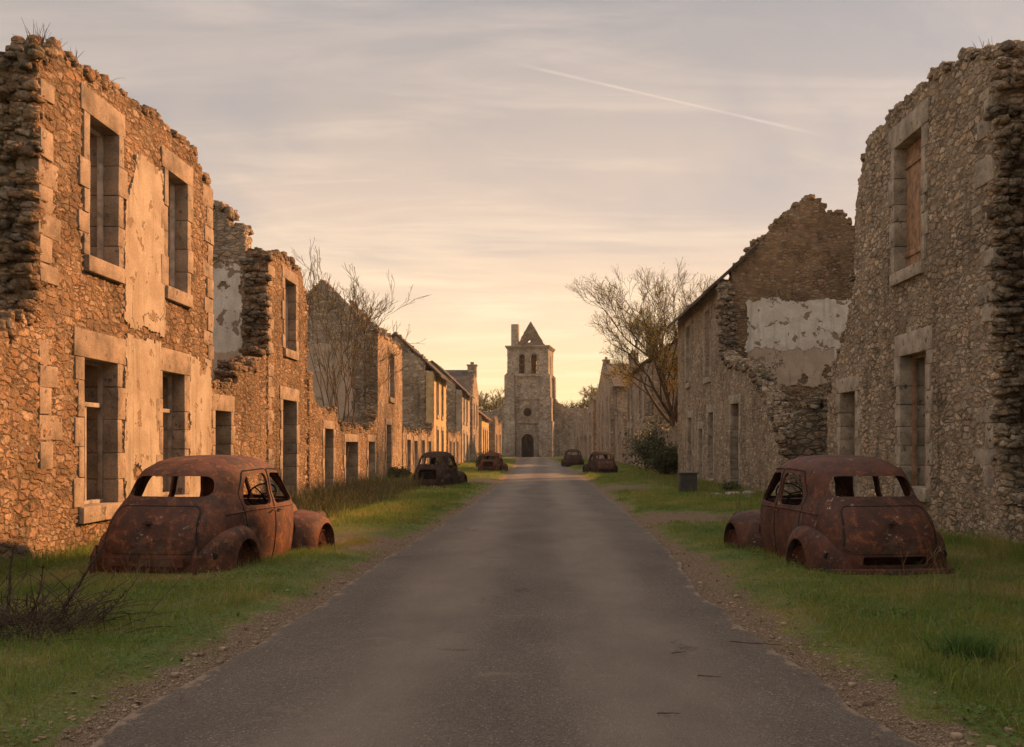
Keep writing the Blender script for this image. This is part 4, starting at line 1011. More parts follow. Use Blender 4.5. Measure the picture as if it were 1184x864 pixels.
def fender(ya, rx0, rx1, top, xin, xout, ro, s, tail):
    V = []; F = []; NT, NA = 40, 9
    for i in range(NT+1):
        th = math.pi*(1-i/NT); ct, st = math.cos(th), math.sin(th); ex = .92
        rx = rx0 if ct < 0 else rx1
        cy = ya+rx*math.copysign(abs(ct)**ex, ct); cz = -.02+(top+.02)*abs(st)**.85
        oy = ya+ro*ct; oz = .12+(ro+.02)*st if st > 0 else .12
        if i in (0, NT): oz = -.02
        dt = max(0, (abs(cy-ya)-ro)/(rx-ro)) if rx > ro else 0
        for k in range(NA+1):
            a = k/NA*math.pi/2; w = 1-math.cos(a); py = cy+(oy-cy)*w; pz = cz+(oz-cz)*w
            fy = max(0, (abs(py-ya)-ro)/max(.05, rx-ro)); xo = xout-(tail if py < ya else tail*.4)*fy**1.6
            xi = xin(py, max(pz, .05))
            V.append((s*(xi+max(.02, xo-xi)*math.sin(a)), py, pz))
        xo = V[-1][0]; V.append((xo-s*.012, oy, oz-.012 if st > .05 else oz)); V.append((xo-s*.075, oy*.98+ya*.02, oz+.01))
    M_ = NA+3
    for i in range(NT):
        for k in range(M_-1): F.append((i*M_+k, (i+1)*M_+k, (i+1)*M_+k+1, i*M_+k+1))
    me = bpy.data.meshes.new('fender'); me.from_pydata(V, [], F)
    bm = bmesh.new(); bm.from_mesh(me); bmesh.ops.recalc_face_normals(bm, faces=bm.faces[:]); bm.to_mesh(me); bm.free()
    return me
def car(loc, rz, label, mat='rust', lid=True, slot=True, wheel_x=.34, scale=(1, 1, 1), group=None, darkmat='rust_dark', detail=True, tilt=0, bumper=True):
    root = empty('wrecked_car', loc, label, 'car wreck', group, rz); root.scale = scale
    root.rotation_euler = (tilt, 0, rz)
    mt, dk = M[mat], M[darkmat]
    cuts = []
    rw = rounded([(-.53, 1.0), (.53, 1.0), (.48, 1.25), (-.48, 1.25)], .11)
    cuts.append(('DIFFERENCE', prism(rw, 'Y', -3, -1.05)))
    ws = rounded([(-.55, .90), (.55, .90), (.47, 1.26), (-.47, 1.26)], .12)
    cuts.append(('DIFFERENCE', prism(ws, 'Y', .25, 2)))
    wr = rounded([(-1.02, .86), (-.20, .84), (-.20, 1.27), (-.80, 1.25)], .13); wf = rounded([(-.10, .84), (.60, .86), (.40, 1.25), (-.10, 1.27)], .10)
    lidp = [(-.56, .36), (.56, .36), (.50, .885), (-.50, .885)]
    dr = [(-1.0, .60), (-.70, .30), (-.62, .06), (-.165, .06), (-.165, 1.32), (-.85, 1.30), (-1.06, 1.0)]; df = [(-.145, .06), (.78, .06), (.80, .86), (.50, 1.30), (-.145, 1.32)]
    doors = [(dr, wr), (df, wf)]
    base = shell()
    for (w) in (wr, wf): cuts.append(('DIFFERENCE', prism(w, 'X', -2, 2)))
    for ya in (-1.2,): cuts.append(('DIFFERENCE', prism([(ya+.34*math.cos(t), .10+.34*math.sin(t)) for t in np.linspace(0, 2*math.pi, 29)[:-1]], 'X', -2, 2)))
    if lid == 'hole': cuts.append(('DIFFERENCE', prism(rounded([(-.42, .42), (.42, .42), (.38, .80), (-.38, .80)], .08), 'Y', -3, -1.2)))
    if slot: cuts.append(('DIFFERENCE', prism(rounded([(-.38, .205), (.38, .205), (.38, .305), (-.38, .305)], .03, 3), 'Y', -3, -1.7)))
    parts = []
    if detail:
        lp = rounded(lidp, .10)
        if lid is True:
            l_ = boolean(base.copy(), [('INTERSECT', prism(rounded(grow_poly(lidp, -.018), .10), 'Y', -3, -1.2))])
            parts.append(('boot_lid', l_))
            cuts.append(('DIFFERENCE', prism(rounded(grow_poly(lidp, .020), .10), 'Y', -3, -1.2)))
        for sgn in (-1, 1):
            for (dp, wp) in doors:
                dpr = rounded(dp, .05, 3)
                d_ = boolean(base.copy(), [('INTERSECT', prism(rounded(grow_poly(dp, -.009), .05, 3), 'X', sgn*.3, sgn*1.2)), ('DIFFERENCE', prism(wp, 'X', -2, 2))]+([('DIFFERENCE', prism([(-1.2+.34*math.cos(t), .10+.34*math.sin(t)) for t in np.linspace(0, 2*math.pi, 29)[:-1]], 'X', -2, 2))] if dp is dr else []))
                parts.append(('door', d_, sgn, dp is df))
                cuts.append(('DIFFERENCE', prism(rounded(grow_poly(dp, .012), .05, 3), 'X', sgn*.3, sgn*1.2)))
    body = fin(boolean(base, cuts), 'body', mt, root)
    for p in parts:
        o = fin(p[1], p[0], M['rust_lid'] if p[0] == 'boot_lid' else mt, root)
        if p[0] == 'boot_lid': o.location = (0, -.012, 0)
        if p[0] == 'door':
            sg, front = p[2], p[3]; hy = -.06 if front else -.24; hx = sg*(bodyx(hy, .76)+.02)
            mb = MB(); mb.tube([(hx-sg*.03, hy, .765), (hx+sg*.012, hy, .765), (hx+sg*.014, hy+(.09 if front else -.09), .76)], [.012, .011, .008], 6)
            q = fin(mb.mesh('h'), 'handle', dk, root); q.parent = o
        else:
            mb = MB(); mb.tube([(0, -1.935, .70), (0, -1.98, .70)], [.035, .030], 12); mb.tube([(-.05, -1.99, .70), (.05, -1.99, .70)], [.011, .011], 6)
            q = fin(mb.mesh('h'), 'handle', dk, root); q.parent = o
    # black tubes stand in for shaded door and lid gaps, just inside the skin
    def seam(poly, side):
        q = []; poly = list(poly)+[poly[0]]
        for (a, b), (c_, d_) in zip(poly[:-1], poly[1:]):
            n = max(1, int(math.hypot(c_-a, d_-b)/.05)); q += [(a+(c_-a)*i/n, b+(d_-b)*i/n) for i in range(n)]
        q.append(poly[-1]); mb = MB()
        if side: mb.tube([(side*(bodyx(y, max(z, -.02))-.006), y, z) for y, z in q if bodyx(y, z) > .3], .011, 5, False)
        else:
            pts = []
            for x, z in q:
                a, yr, yf = prof(z); c_ = (yr+yf)/2; b = (yf-yr)/2; pts.append((x, c_-b*(1-min(1, abs(x/a))**4.0)**(1/4.0)+.004, z))
            mb.tube(pts, .016, 5, False)
        return mb
    if detail:
        for sgn in (-1, 1):
            for (dp, wp) in doors: fin(seam(rounded(dp, .05, 3), sgn).mesh('s'), 'door_gap_shade', M['black'], root)
        if lid is True: fin(seam(rounded(lidp, .10), 0).mesh('s'), 'lid_gap_shade', M['black'], root)
    # window beads, waist moulding
    mb = MB()
    def surf(y, z, s): return (s*(bodyx(y, z)+.006), y, z)
    for s in (-1, 1):
        mb.tube([surf(y, .80+.0*y-.05*max(0, (-y-.9))**1.2, s) for y in np.linspace(-1.45, .85, 26)], .008, 5)
    fin(mb.mesh('m'), 'waist_moulding', mt, root)
    for s in (-1, 1):
        o = fin(fender(-1.2, .80, .52, .63, lambda y, z: max(.35, bodyx(max(-2.0, min(.9, y)), z)-.03), .855, .325, s, .20), 'rear_fender', mt, root, 40)
        mb = MB(); tx, ty, tz = s*.70, -1.80, .30; mb.tube([(tx, ty+.05, tz), (tx+s*.004, ty-.012, tz)], [.045, .042], 14); q = fin(mb.mesh('t'), 'tail_lamp', M['black'], root); q.parent = o
        fin(fender(1.42, .72, .46, .66, lambda y, z: .43, .84, .33, s, .10), 'front_fender', mt, root, 40)
        mb = MB(); mb.tube([(s*.55, 1.75, .52), (s*.55, 1.93, .52)], [.07, .10], 14); fin(mb.mesh('t'), 'headlight', dk, root)
        for ya in (-1.2, 1.42):
            mb = MB(); x = s*.745; r0 = .275
            n = 28
            for (ra, rb, xa, xb) in ((r0, r0-.01, -.07, .07), (r0-.01, r0-.05, .07, .03), (r0-.05, .11, .03, .0), (.11, .09, .0, .045), (.09, .0, .045, .05)):
                vs = [];
                for k in range(n):
                    t = 2*math.pi*k/n
                    vs += [(x+s*xa, ya+ra*math.cos(t), .10+ra*math.sin(t)), (x+s*xb, ya+max(rb, .001)*math.cos(t), .10+max(rb, .001)*math.sin(t))]
                mb.add(vs, [(2*k, 2*((k+1) % n), 2*((k+1) % n)+1, 2*k+1) for k in range(n)])
            w_ = fin(mb.mesh('w'), 'wheel', M['rust_red'] if detail else dk, root)
            mb = MB(); mb.tube([(x-s*.08, ya+.275*math.cos(t), .10+.275*math.sin(t)) for t in np.linspace(0, 2*math.pi, 25)], .03, 6, False); q = fin(mb.mesh('r'), 'rim', dk, root); q.parent = w_
    # bonnet with grille
    V_, F_ = [], []; ys = np.linspace(.84, 1.98, 12); NB = 18
    for i, y in enumerate(ys):
        t = i/11; w = .62-.36*t**.8; zt = .92-.12*t-.10*max(0, t-.85)/.15
        for k in range(NB+1):
            a = math.pi*k/NB; ca = math.cos(a); V_.append((w*math.copysign(abs(ca)**.75, ca), y, .12+(zt-.12)*math.sin(a)**.6))
    for i in range(11):
        for k in range(NB): F_.append((i*(NB+1)+k, i*(NB+1)+k+1, (i+1)*(NB+1)+k+1, (i+1)*(NB+1)+k))
    F_.append(tuple(11*(NB+1)+k for k in range(NB+1)))
    me = bpy.data.meshes.new('b'); me.from_pydata(V_, [], F_); bn = fin(me, 'bonnet', mt, root)
    mb = MB()
    for k in range(9): mb.box((0, 1.99, .25+.055*k), (.40-.012*k, .02, .018))
    mb.box((0, 1.995, .47), (.02, .03, .52)); q = fin(mb.mesh('g'), 'grille', dk, root); q.parent = bn
    # bumper, cabin furniture
    mb = MB(); mb.tube([(-.74, -1.90, .13), (-.6, -2.03, .12), (0, -2.08, .11), (.62, -2.03, .11), (.74, -1.92, .12)], [.028, .05, .055, .05, .03], 8)
    if bumper: fin(mb.mesh('bm'), 'bumper', mt, root)
    else:
        mb = MB()
        for sx in (-.62, .60): mb.tube([(sx, -1.98, .42), (sx+.01, -2.07, .30), (sx+.01, -2.08, .12), (sx-.01, -2.04, .03)], [.018, .03, .034, .02], 8)
        mb.box((0, -2.055, .24), (.95, .03, .10)); fin(mb.mesh('bm'), 'bumper_bracket', dk, root)
    mb = MB(); mb.tube([(0, .80, .86), (0, .50, 1.30)], .03, 6)
    fin(mb.mesh('p'), 'windscreen_post', dk, root)
    mb = MB(); mb.box((0, .62, .80), (1.16, .16, .14)); fin(mb.mesh('d'), 'dashboard', dk, root)
    c = Vector((wheel_x, .32, .95)); ax = Vector((0, -.75, .66)); e1 = Vector((1, 0, 0)); e2 = ax.cross(e1).normalized()
    mb = MB(); mb.tube([c+(e1*math.cos(t)+e2*math.sin(t))*.19 for t in np.linspace(0, 2*math.pi, 25)], .012, 6, False)
    for t in (0.3, 2.4, 4.5): mb.tube([c, c+(e1*math.cos(t)+e2*math.sin(t))*.19], .009, 5)
    mb.tube([c, c-ax*.5], .02, 6); fin(mb.mesh('s'), 'steering_wheel', M['black'], root)
    for sx in (-.33, .33):
        mb = MB(); mb.tube([(sx-.24, -.25, .3), (sx-.22, -.38, .80), (sx-.12, -.40, .88), (sx+.12, -.40, .88), (sx+.22, -.38, .80), (sx+.24, -.25, .3)], .016, 6)
        for k in range(5): mb.tube([(sx-.22, -.30-.018*k, .42+.085*k), (sx+.22, -.30-.018*k, .42+.085*k)], .007, 4)
        fin(mb.mesh('s'), 'seat_frame', dk, root)
    mb = MB(); mb.box((0, -.4, .02), (1.25, 2.6, .04)); mb.box((0, -1.3, .35), (1.2, .05, .62)); fin(mb.mesh('f'), 'floor_pan', dk, root)
    return root
G1 = 'rusted cars abandoned along the verges'
car((-4.50, 14.1, -.02), R(-10.5), 'large rust brown car wreck in the left foreground grass, no bumper', 'rust', wheel_x=.36, slot=False, group=G1, scale=(1.11, .98, 1.02), bumper=False)
car((4.0, 14.1, -.02), R(8.5), 'large rust brown car wreck in the right foreground grass, slot below boot lid', 'rust_brown', wheel_x=-.36, group=G1, darkmat='rust_dark', scale=(1.09, .98, 1.02))
car((-3.98, 38.3, .02), R(-9), 'blackened upright car wreck on the left verge in front of the ochre house', 'rust_far', lid='hole', slot=False, group=G1, scale=(.85, .92, .93), darkmat='rust_far', detail=True, wheel_x=-.3)
car((-3.1, 61.6, .02), R(-8), 'small reddish car wreck, farthest on the left verge', 'rust_red', lid='hole', group=G1, scale=(.80, .85, .80), detail=False, darkmat='rust_dark')
car((3.3, 57.6, .02), R(8), 'dark car wreck on the right verge, nearer of the two far right ones', 'rust_far', lid=True, group=G1, scale=(.90, .88, .86), detail=True, darkmat='rust_far')
car((2.3, 78, .02), R(3), 'dark low car wreck, farthest on the right at the road edge', 'rust_far', lid=False, group=G1, scale=(.93, .9, .88), detail=False, darkmat='rust_far')

# ------------------------------------------------------------------ trees
def branchy(mb, tips, p, d, L, r, depth, rnd, spread=.5, up=.25, minr=.006, kids=(2, 3), sides=5, side=True, ratio=.72, pside=.8):
    n = 4; pts = [p]; rad = [r]; dd = d.copy()
    for i in range(n):
        dd = (dd+Vector((rnd.uniform(-1, 1), rnd.uniform(-1, 1), rnd.uniform(-.6, 1)))*.13+Vector((0, 0, up*.12))).normalized()
        pts.append(pts[-1]+dd*L/n); rad.append(max(minr, r*(1-.38*(i+1)/n)))
    mb.tube(pts, rad, sides if r > .03 else (4 if r > .014 else 3), cap=False)
    if depth == 0: tips.append((pts[-1], dd)); tips.append((pts[-2], dd)); return
    def child(q, base, fac):
        ax = base.orthogonal().normalized(); ax.rotate(Matrix.Rotation(rnd.uniform(0, 2*math.pi), 3, base))
        nd = base.copy(); nd.rotate(Matrix.Rotation(rnd.uniform(.35, 1.0)*spread, 3, ax)); nd = (nd+Vector((0, 0, up*.5))).normalized()
        branchy(mb, tips, q, nd, L*ratio*rnd.uniform(.8, 1.15)*fac, max(minr, rad[-1]*rnd.uniform(.6, .85)), depth-1, rnd, spread, up, minr, kids, sides, side, ratio, pside)
    for _ in range(rnd.randint(*kids)): child(pts[-1], dd, 1)
    if side:
        for q in (2, 3):
            if rnd.random() < pside: child(pts[q], (pts[q]-pts[q-1]).normalized(), .8)
def leaves(name, tips, per, size, spread, mat, parent, rnd, keep=lambda p: 1.0):
    V, F = [], []
    for (p, d) in tips:
        for _ in range(per):
            c = p+Vector((rnd.gauss(0, 1), rnd.gauss(0, 1), rnd.gauss(0, 1)))*spread
            if rnd.random() > keep(c): continue
            a = Vector((rnd.gauss(0, 1), rnd.gauss(0, 1), rnd.gauss(0, 1))).normalized()*size*rnd.uniform(.6, 1.3); b = a.orthogonal().normalized()*a.length*.6
            i = len(V); V += [c-a, c+b, c+a, c-b]; F.append((i, i+1, i+2, i+3))
    me = bpy.data.meshes.new(name); me.from_pydata([tuple(v) for v in V], [], F)
    return link(name, me, M[mat], parent)
rnd = random.Random(11)
t = empty('bare_tree', (-8.1, 38.2, 0), 'bare spring tree with many thin upright stems behind the low left wall', 'tree', 'trees')
mb = MB(); tips = []
mb.tube([(-8.1, 38.2, -.1), (-8.1, 38.2, .35), (-8.08, 38.2, .8)], [.22, .17, .15], 8)
for k in range(8):
    a = k/8*2*math.pi+.3; q_ = (.08, .30, .20)[k % 3]; d = Vector((math.cos(a)*q_, math.sin(a)*q_*.8, 1)).normalized()
    branchy(mb, tips, Vector((-7.85+.1*math.cos(a), 38.2+.1*math.sin(a), .5)), d, rnd.uniform(2.9, 3.3), .040, 5, rnd, .56, .12, .0065, (2, 2), ratio=.65, pside=.4)
mb.build('branches', M['twig'], t, smooth=True)
leaves('buds', tips, 1, .020, .04, 'leaf_bud', t, rnd)
rnd = random.Random(23)
t = empty('spring_tree', (7.05, 54.3, 0), 'wide leafing tree with golden leaves low in its crown beside the gabled house', 'tree', 'trees')
mb = MB(); tips = []
P = [(7.35, 54.3, -.1), (7.3, 54.3, 1.2), (7.15, 54.2, 2.4), (7.0, 54.1, 3.2)]
mb.tube(P, [.30, .24, .20, .17], 9)
for (q, d, L, r) in [((6.8, 54.1, 3.1), (-.40, -.05, 1), 3.0, .13), ((6.8, 54.1, 3.1), (.10, .1, 1), 3.3, .13), ((6.9, 54.2, 2.6), (-.70, .1, .80), 2.7, .10), ((7.0, 54.3, 2.2), (-.25, -.5, 1.0), 2.8, .10), ((6.8, 54.1, 3.0), (.50, .4, 1), 2.9, .11), ((6.8, 54.1, 3.1), (-.15, .35, 1), 3.1, .12), ((6.85, 54.2, 2.9), (-.60, -.35, .9), 2.8, .10), ((6.85, 54.2, 2.9), (.45, -.35, 1.0), 2.9, .10), ((6.85, 54.2, 2.8), (.8, -.1, .9), 2.4, .09)]:
    q = (q[0]+.3, q[1], q[2])
    branchy(mb, tips, Vector(q), Vector(d).normalized(), L*1.07, r, 5, rnd, .74, .12, .0075, (2, 3), ratio=.66)
mb.build('branches', M['bark'], t, smooth=True)
leaves('leaves', tips, 2, .036, .14, 'leaf_gold', t, rnd, lambda p: 1.0 if p.z < 6.0 else .30)
leaves('buds', tips, 2, .030, .12, 'leaf_bud', t, rnd, lambda p: .6)
def bg_tree(x, y, h_, w, label, seed, mat='twig'):
    r = random.Random(seed); t = empty('round_tree', (x, y, 0), label, 'tree', 'trees'); mb = MB(); tips = []
    mb.tube([(x, y, -.2), (x, y, h_*.35)], [.28, .2], 7)
    for k in range(9):
        a = k*2.4; d = Vector((math.cos(a)*w*.85/h_*(1+k % 3*.6), math.sin(a)*w*.6/h_, .8)).normalized()
        branchy(mb, tips, Vector((x, y, h_*(.28+.03*(k % 4)))), d, h_*.26, .09, 5, r, .85, .05, .022, (2, 2), sides=4, ratio=.68)
    mb.build('branches', M[mat], t); leaves('leaves', tips, 1, .07, .18, 'leaf_bud', t, r, lambda p: .7)
bg_tree(-8.6, 158, 10.2, 4.5, 'round bare tree behind the nave, left of the church tower', 3)
bg_tree(5.4, 160, 8.6, 4.0, 'small round bare tree behind the nave, just right of the tower', 4)
bg_tree(9.2, 158, 11.2, 4.5, 'taller bare tree behind the jagged far right facade', 5)
bg_tree(-13.5, 160, 9.0, 4.5, 'low bare tree beyond the far left houses', 6)

# bush smothering the low wall beside the golden tree
rnd = random.Random(5)
def bush(x, y, z, rx, ry, rz_, n, label, mat='leaf_ivy', size=.09, name='bush', cat='bush', twig='dead', root0=0):
    t = empty(name, (x, y, root0), label, cat, 'bushes and brambles'); mb = MB(); tips = []
    for k in range(14):
        a = rnd.uniform(0, 6.28); d = Vector((math.cos(a)*rx/rz_, math.sin(a)*ry/rz_, 1)).normalized()
        branchy(mb, tips, Vector((x+rnd.uniform(-.4, .4)*rx, y+rnd.uniform(-.4, .4)*ry, root0)), d, rz_*.45, .02, 3, rnd, .9, .0, .006, (2, 2), sides=4)
    mb.build('stems', M[twig], t)
    leaves('foliage', tips, n, size, .14*max(rx, rz_), mat, t, rnd, lambda p: 1 if p.z > root0 else 0)
bush(6.85, 56.5, 0, .8, 2.4, 2.4, 1, 'dark ivy bush heaped against the low wall under the golden tree', size=.10)
bush(6.95, 61.5, 0, .9, 2.2, 2.4, 3, 'dark ivy bush on the low wall, beyond the one under the tree', size=.10)
bush(6.4, 51.6, 0, .5, .6, 1.3, 5, 'small dark bush at the far corner of the white plaster gable house', size=.06)
bush(-6.7, 46.2, 0, .3, .8, .55, 2, 'small weed bush against the third left house', size=.05)
bush(-5.4, 53.0, 0, .5, .9, .9, 5, 'low bush on the left verge behind the blackened wreck', size=.05)
bush(-3.6, 66.0, 0, .5, .9, 1.0, 5, 'low dark bush on the left verge beyond the reddish wreck', size=.06)
bush(6.45, 33.9, 0, .22, 1.1, .38, 2, 'low green bush at the foot of the broken wall beside the pale stones', size=.04)
bush(6.6, 18.9, 0, .25, .6, .38, 3, 'small green weed behind the right foreground wreck', size=.03)

# ------------------------------------------------------------------ weeds, shrubs, small things
def stalks(name, items, mat, label, cat, kind=None, group=None, base=None):
    mb = MB()
    for (x, y, h_, lean, r) in items:
        pts = [Vector((x, y, -.02))]; d = Vector((lean[0], lean[1], 1)).normalized(); n = 5
        for i in range(n): d = (d+Vector((rnd.uniform(-.2, .2), rnd.uniform(-.2, .2), -.03*i))).normalized(); pts.append(pts[-1]+d*h_/n)
        mb.tube(pts, [r*(1-.13*i) for i in range(n+1)], 3, cap=False)
        for _ in range(2):
            q = pts[rnd.randint(2, 4)]; e = (d+Vector((rnd.uniform(-.9, .9), rnd.uniform(-.9, .9), .1))).normalized(); mb.tube([q, q+e*h_*.12, q+e*h_*.22+Vector((0, 0, .02))], [r*.6, r*.5, r*.4], 3, cap=False)
    if kind: o = mb.build(name, M[mat]); return tag(o, label, cat, group, kind)
    t = empty(name, base, label, cat, group); mb.build('stems', M[mat], t); return t
# dead bramble at lower left
t = empty('dead_shrub', (-4.15, 8.6, 0), 'tangled dead brown shrub with bare stalks in the lower left corner', 'shrub'); mb = MB(); rnd = random.Random(8)
for k in range(420):
    x, y = -4.35+rnd.gauss(0, .30), 8.35+rnd.gauss(0, .25); a = rnd.uniform(0, 6.28); d = Vector((math.cos(a)*.9, math.sin(a)*.9, rnd.uniform(.5, 1.7))).normalized(); pts = [Vector((x, y, 0))]
    L = rnd.uniform(.3, .85)
    for i in range(6): d = (d+Vector((rnd.uniform(-.35, .35), rnd.uniform(-.35, .35), -.13))).normalized(); p = pts[-1]+d*L/6; p.z = max(p.z, .02); pts.append(p)
    r_ = rnd.uniform(.002, .0045); mb.tube(pts, [r_]*6+[r_*.5], 4, cap=False)
mb.build('tangle', M['dead'], t)
for (x, y, hh, lx, r_) in ((-4.32, 8.75, .92, .28, .021), (-4.70, 8.7, .75, -.02, .018), (-4.45, 8.5, .62, .5, .013), (-3.95, 8.6, .5, .75, .007), (-4.9, 8.8, .45, -.4, .007), (-4.2, 8.9, .45, .9, .006)):
    mb = MB(); pts = [Vector((x, y, 0))]; d = Vector((lx, 0, 1)).normalized()
    for i in range(8): d = (d+Vector((rnd.uniform(-.13, .13), rnd.uniform(-.1, .1), .02))).normalized(); pts.append(pts[-1]+d*hh/8)
    mb.tube(pts, [r_*(1-.08*i) for i in range(9)], 6)
    for i in range(2, 9):
        for _ in range(5):
            e = Vector((rnd.uniform(-1, 1), rnd.uniform(-1, 1), rnd.uniform(.2, 1))).normalized()*rnd.uniform(.02, .06); mb.tube([pts[i], pts[i]+e*.6, pts[i]+e+Vector((0, 0, .01))], [.004, .003, .002], 3, cap=False)
    mb.build('stalk', M['dead'], t)
rnd = random.Random(17)
stalks('dry_stalks', [(rnd.gauss(4.55, .45), rnd.gauss(10.4, .6), rnd.uniform(.3, .75), (rnd.uniform(-.45, .45), rnd.uniform(-.2, .2)), .0028) for _ in range(60)], 'straw', 'thin straw coloured dry stalks in the grass behind the right wreck bumper', 'weeds', base=(4.6, 10.4, 0))
stalks('dry_stalks', [(rnd.gauss(-4.6, .5), rnd.gauss(11.6, .5), rnd.uniform(.2, .5), (rnd.uniform(-.6, .6), rnd.uniform(-.3, .3)), .0025) for _ in range(45)], 'straw', 'thin dry stalks in front of the left wreck bumper', 'weeds', base=(-4.6, 11.6, 0))
stalks('weeds', [(rnd.uniform(-6.9, -4.3), rnd.uniform(20, 39), rnd.uniform(.25, .72), (rnd.uniform(-.35, .35), rnd.uniform(-.3, .3)), .006) for _ in range(2600)], 'weed', 'tall dry brown weeds along the foot of the left walls', 'weeds', kind='stuff')
stalks('weeds', [(rnd.uniform(4.6, 6.8), rnd.uniform(24, 50), rnd.uniform(.15, .4), (rnd.uniform(-.35, .35), rnd.uniform(-.3, .3)), .006) for _ in range(700)], 'weed', 'short dry weeds along the foot of the right walls', 'weeds', kind='stuff')
# plants rooted on the wall tops
for (x, y, z, n, hh, lb) in ((-6.95, 13.8, 7.15, 22, .45, 'tuft of dry stems on the top corner of the leftmost house'), (-6.9, 15.6, 7.35, 1, .65, 'single curved stem on the wall top above the first left window'),
                         (7.1, 15.9, 7.95, 10, .35, 'few dry stems on the top corner of the rightmost house'), (7.0, 18.9, 8.25, 1, .55, 'thin twig leaning from the wall top above the upper right window'), (-6.95, 14.6, 7.35, 10, .28, 'small grassy tuft on the leftmost wall top, right of its corner')):
    mb = MB()
    for k in range(n):
        d = Vector((rnd.uniform(-.5, .5), rnd.uniform(-.5, .5), 1)).normalized(); pts = [Vector((x, y, z-.2)), Vector((x+rnd.uniform(-.1, .1)*(n > 4), y+rnd.uniform(-.18, .18)*(n > 4), z-.12))]
        for i in range(5): d = (d+Vector((rnd.uniform(-.1, .1), .14*(n < 5), -.10))).normalized(); pts.append(pts[-1]+d*hh*rnd.uniform(.8, 1.2)/5)
        mb.tube(pts, [.006, .006, .005, .005, .004, .003, .002], 3, cap=False)
    t = empty('wall_plant', (x, y, z), lb, 'plant'); mb.build('stems', M['twig'], t)
# dark box on the right verge
t = empty('metal_bin', (4.78, 32.9, 0), 'dark square metal bin standing on the right verge near the broken wall', 'bin')
mb = MB(); mb.box((4.78, 32.9, .35), (.56, .5, .72)); b_ = mb.build('body', M['bin'], t, bevel=.02)
mb = MB(); mb.box((4.78, 32.9, .73), (.62, .56, .05)); mb.build('lid', M['bin'], t, bevel=.012)
rb = np.random.default_rng(4)
for i, (x, y, d, lb) in enumerate(((5.55, 31.8, (.4, .3, .14), 'pale flat fallen stone, left one beside the broken wall'), (6.0, 31.4, (.5, .35, .2), 'largest pale fallen stone at the foot of the broken wall'), (6.45, 31.0, (.45, .35, .26), 'pale fallen stone nearest the broken wall'), (6.2, 30.2, (.3, .25, .13), 'smallest pale fallen stone, nearest the camera'))):
    v, fc = stones_np([(0, 0, 0)], [d], rb); o = link('fallen_stone', np_mesh('fallen_stone', v, [fc]), M['boulder']); o.location = (x, y, d[2]*.38)
    sb = o.modifiers.new('s', 'SUBSURF'); sb.levels = sb.render_levels = 2; tag(o, lb, 'rock', 'fallen stones by the broken wall')
v, fc = stones_np([(0, 0, 0)], [(.34, .34, .36)], rb); o = link('fallen_stone', np_mesh('fallen_stone', v, [fc]), M['stone_dark']); o.location = (7.95, 28.85, 3.02); tag(o, 'round dark stone balanced on top of the dark cross wall', 'rock')
# twigs on the asphalt
rnd = random.Random(2)
for (x, y, L, a, lb) in ((1.72, 8.05, .42, -.35, 'long thin twig lying at the right edge of the road'), (1.05, 7.7, .14, .5, 'short dark twig on the right lane of the road'), (1.15, 6.9, .16, -.2, 'small curved twig on the road right of the centre'), (.75, 5.95, .14, -.1, 'small dark twig on the road near the bottom edge')):
    mb = MB(); pts = [Vector((x+(i/6-.5)*L*math.cos(a), y+(i/6-.5)*L*math.sin(a)+rnd.uniform(-.01, .01), .048)) for i in range(7)]
    mb.tube(pts, [.0045, .005, .004, .004, .003, .003, .002], 4); o = mb.build('twig', M['dead']); tag(o, lb, 'twig')

# ------------------------------------------------------------------ grass: real blades, denser near the camera
def blades(n, xr, yr, hr, wr, seed, lean=.5, name='grass', mat='grass', label=None, centre=None):
    r = np.random.default_rng(seed)
    if centre: X = r.normal(centre[0], centre[2], n); Y = r.normal(centre[1], centre[2], n)
    else:
        u = r.random(n); Y = yr[0]*(yr[1]/yr[0])**u if yr[0] > 0 else r.uniform(*yr, n)
        X = np.where(r.random(n) < .5, r.uniform(-xr, -1.8, n), r.uniform(1.6, xr, n))
        gv = gravelness(X, Y)
        nz = vnoise(X*2.2, Y*2.2, 77, 3); keep = (gv+nz*.6 < .50+.5*(r.random(n)-.5)) & ((X < le(Y)-.03) | (X > re_(Y)+.03))
        pat = vnoise(X*.9+5, Y*.9, 78, 3); keep &= r.random(n) < np.clip(1.0+pat*1.2, .35, 1)
        X, Y = X[keep], Y[keep]
    n = len(X); pat = vnoise(X*.6, Y*.6, 79, 3) if not centre else X*0+.3
    pat2 = vnoise(X*2.6, Y*2.6, 83, 3) if not centre else X*0
    Hh = r.uniform(*hr, n)*(1+.5*pat+.6*np.clip(pat2, -.6, 1))*np.where((Y < 16.8) & (Y > 11.2) & (np.abs(X) > 2.7) & (np.abs(X) < 6.2), .6, 1.0)*(1-.55*(gravelness(X, Y) > .05)*(not centre)); Wd = r.uniform(*wr, n)
    a = r.uniform(0, 2*np.pi, n); l = r.normal(0, lean, n)*Hh; la = r.uniform(0, 2*np.pi, n)
    dx, dy = np.cos(a)*Wd/2, np.sin(a)*Wd/2; lx, ly = np.cos(la)*l, np.sin(la)*l; Z = gz(X, Y)-.01
    st = lambda x, y, z: np.stack([x, y, z], 1)
    V = np.stack([st(X-dx, Y-dy, Z), st(X+dx, Y+dy, Z), st(X+dx*.8+lx*.35, Y+dy*.8+ly*.35, Z+Hh*.6), st(X-dx*.8+lx*.35, Y-dy*.8+ly*.35, Z+Hh*.6), st(X+lx, Y+ly, Z+Hh)], 1).reshape(-1, 3)
    b = np.arange(n)*5
    me = np_mesh(name, V, [np.stack([b, b+1, b+2, b+3], 1), np.stack([b+3, b+2, b+4], 1)])
    o = link(name, me, M[mat]); return o
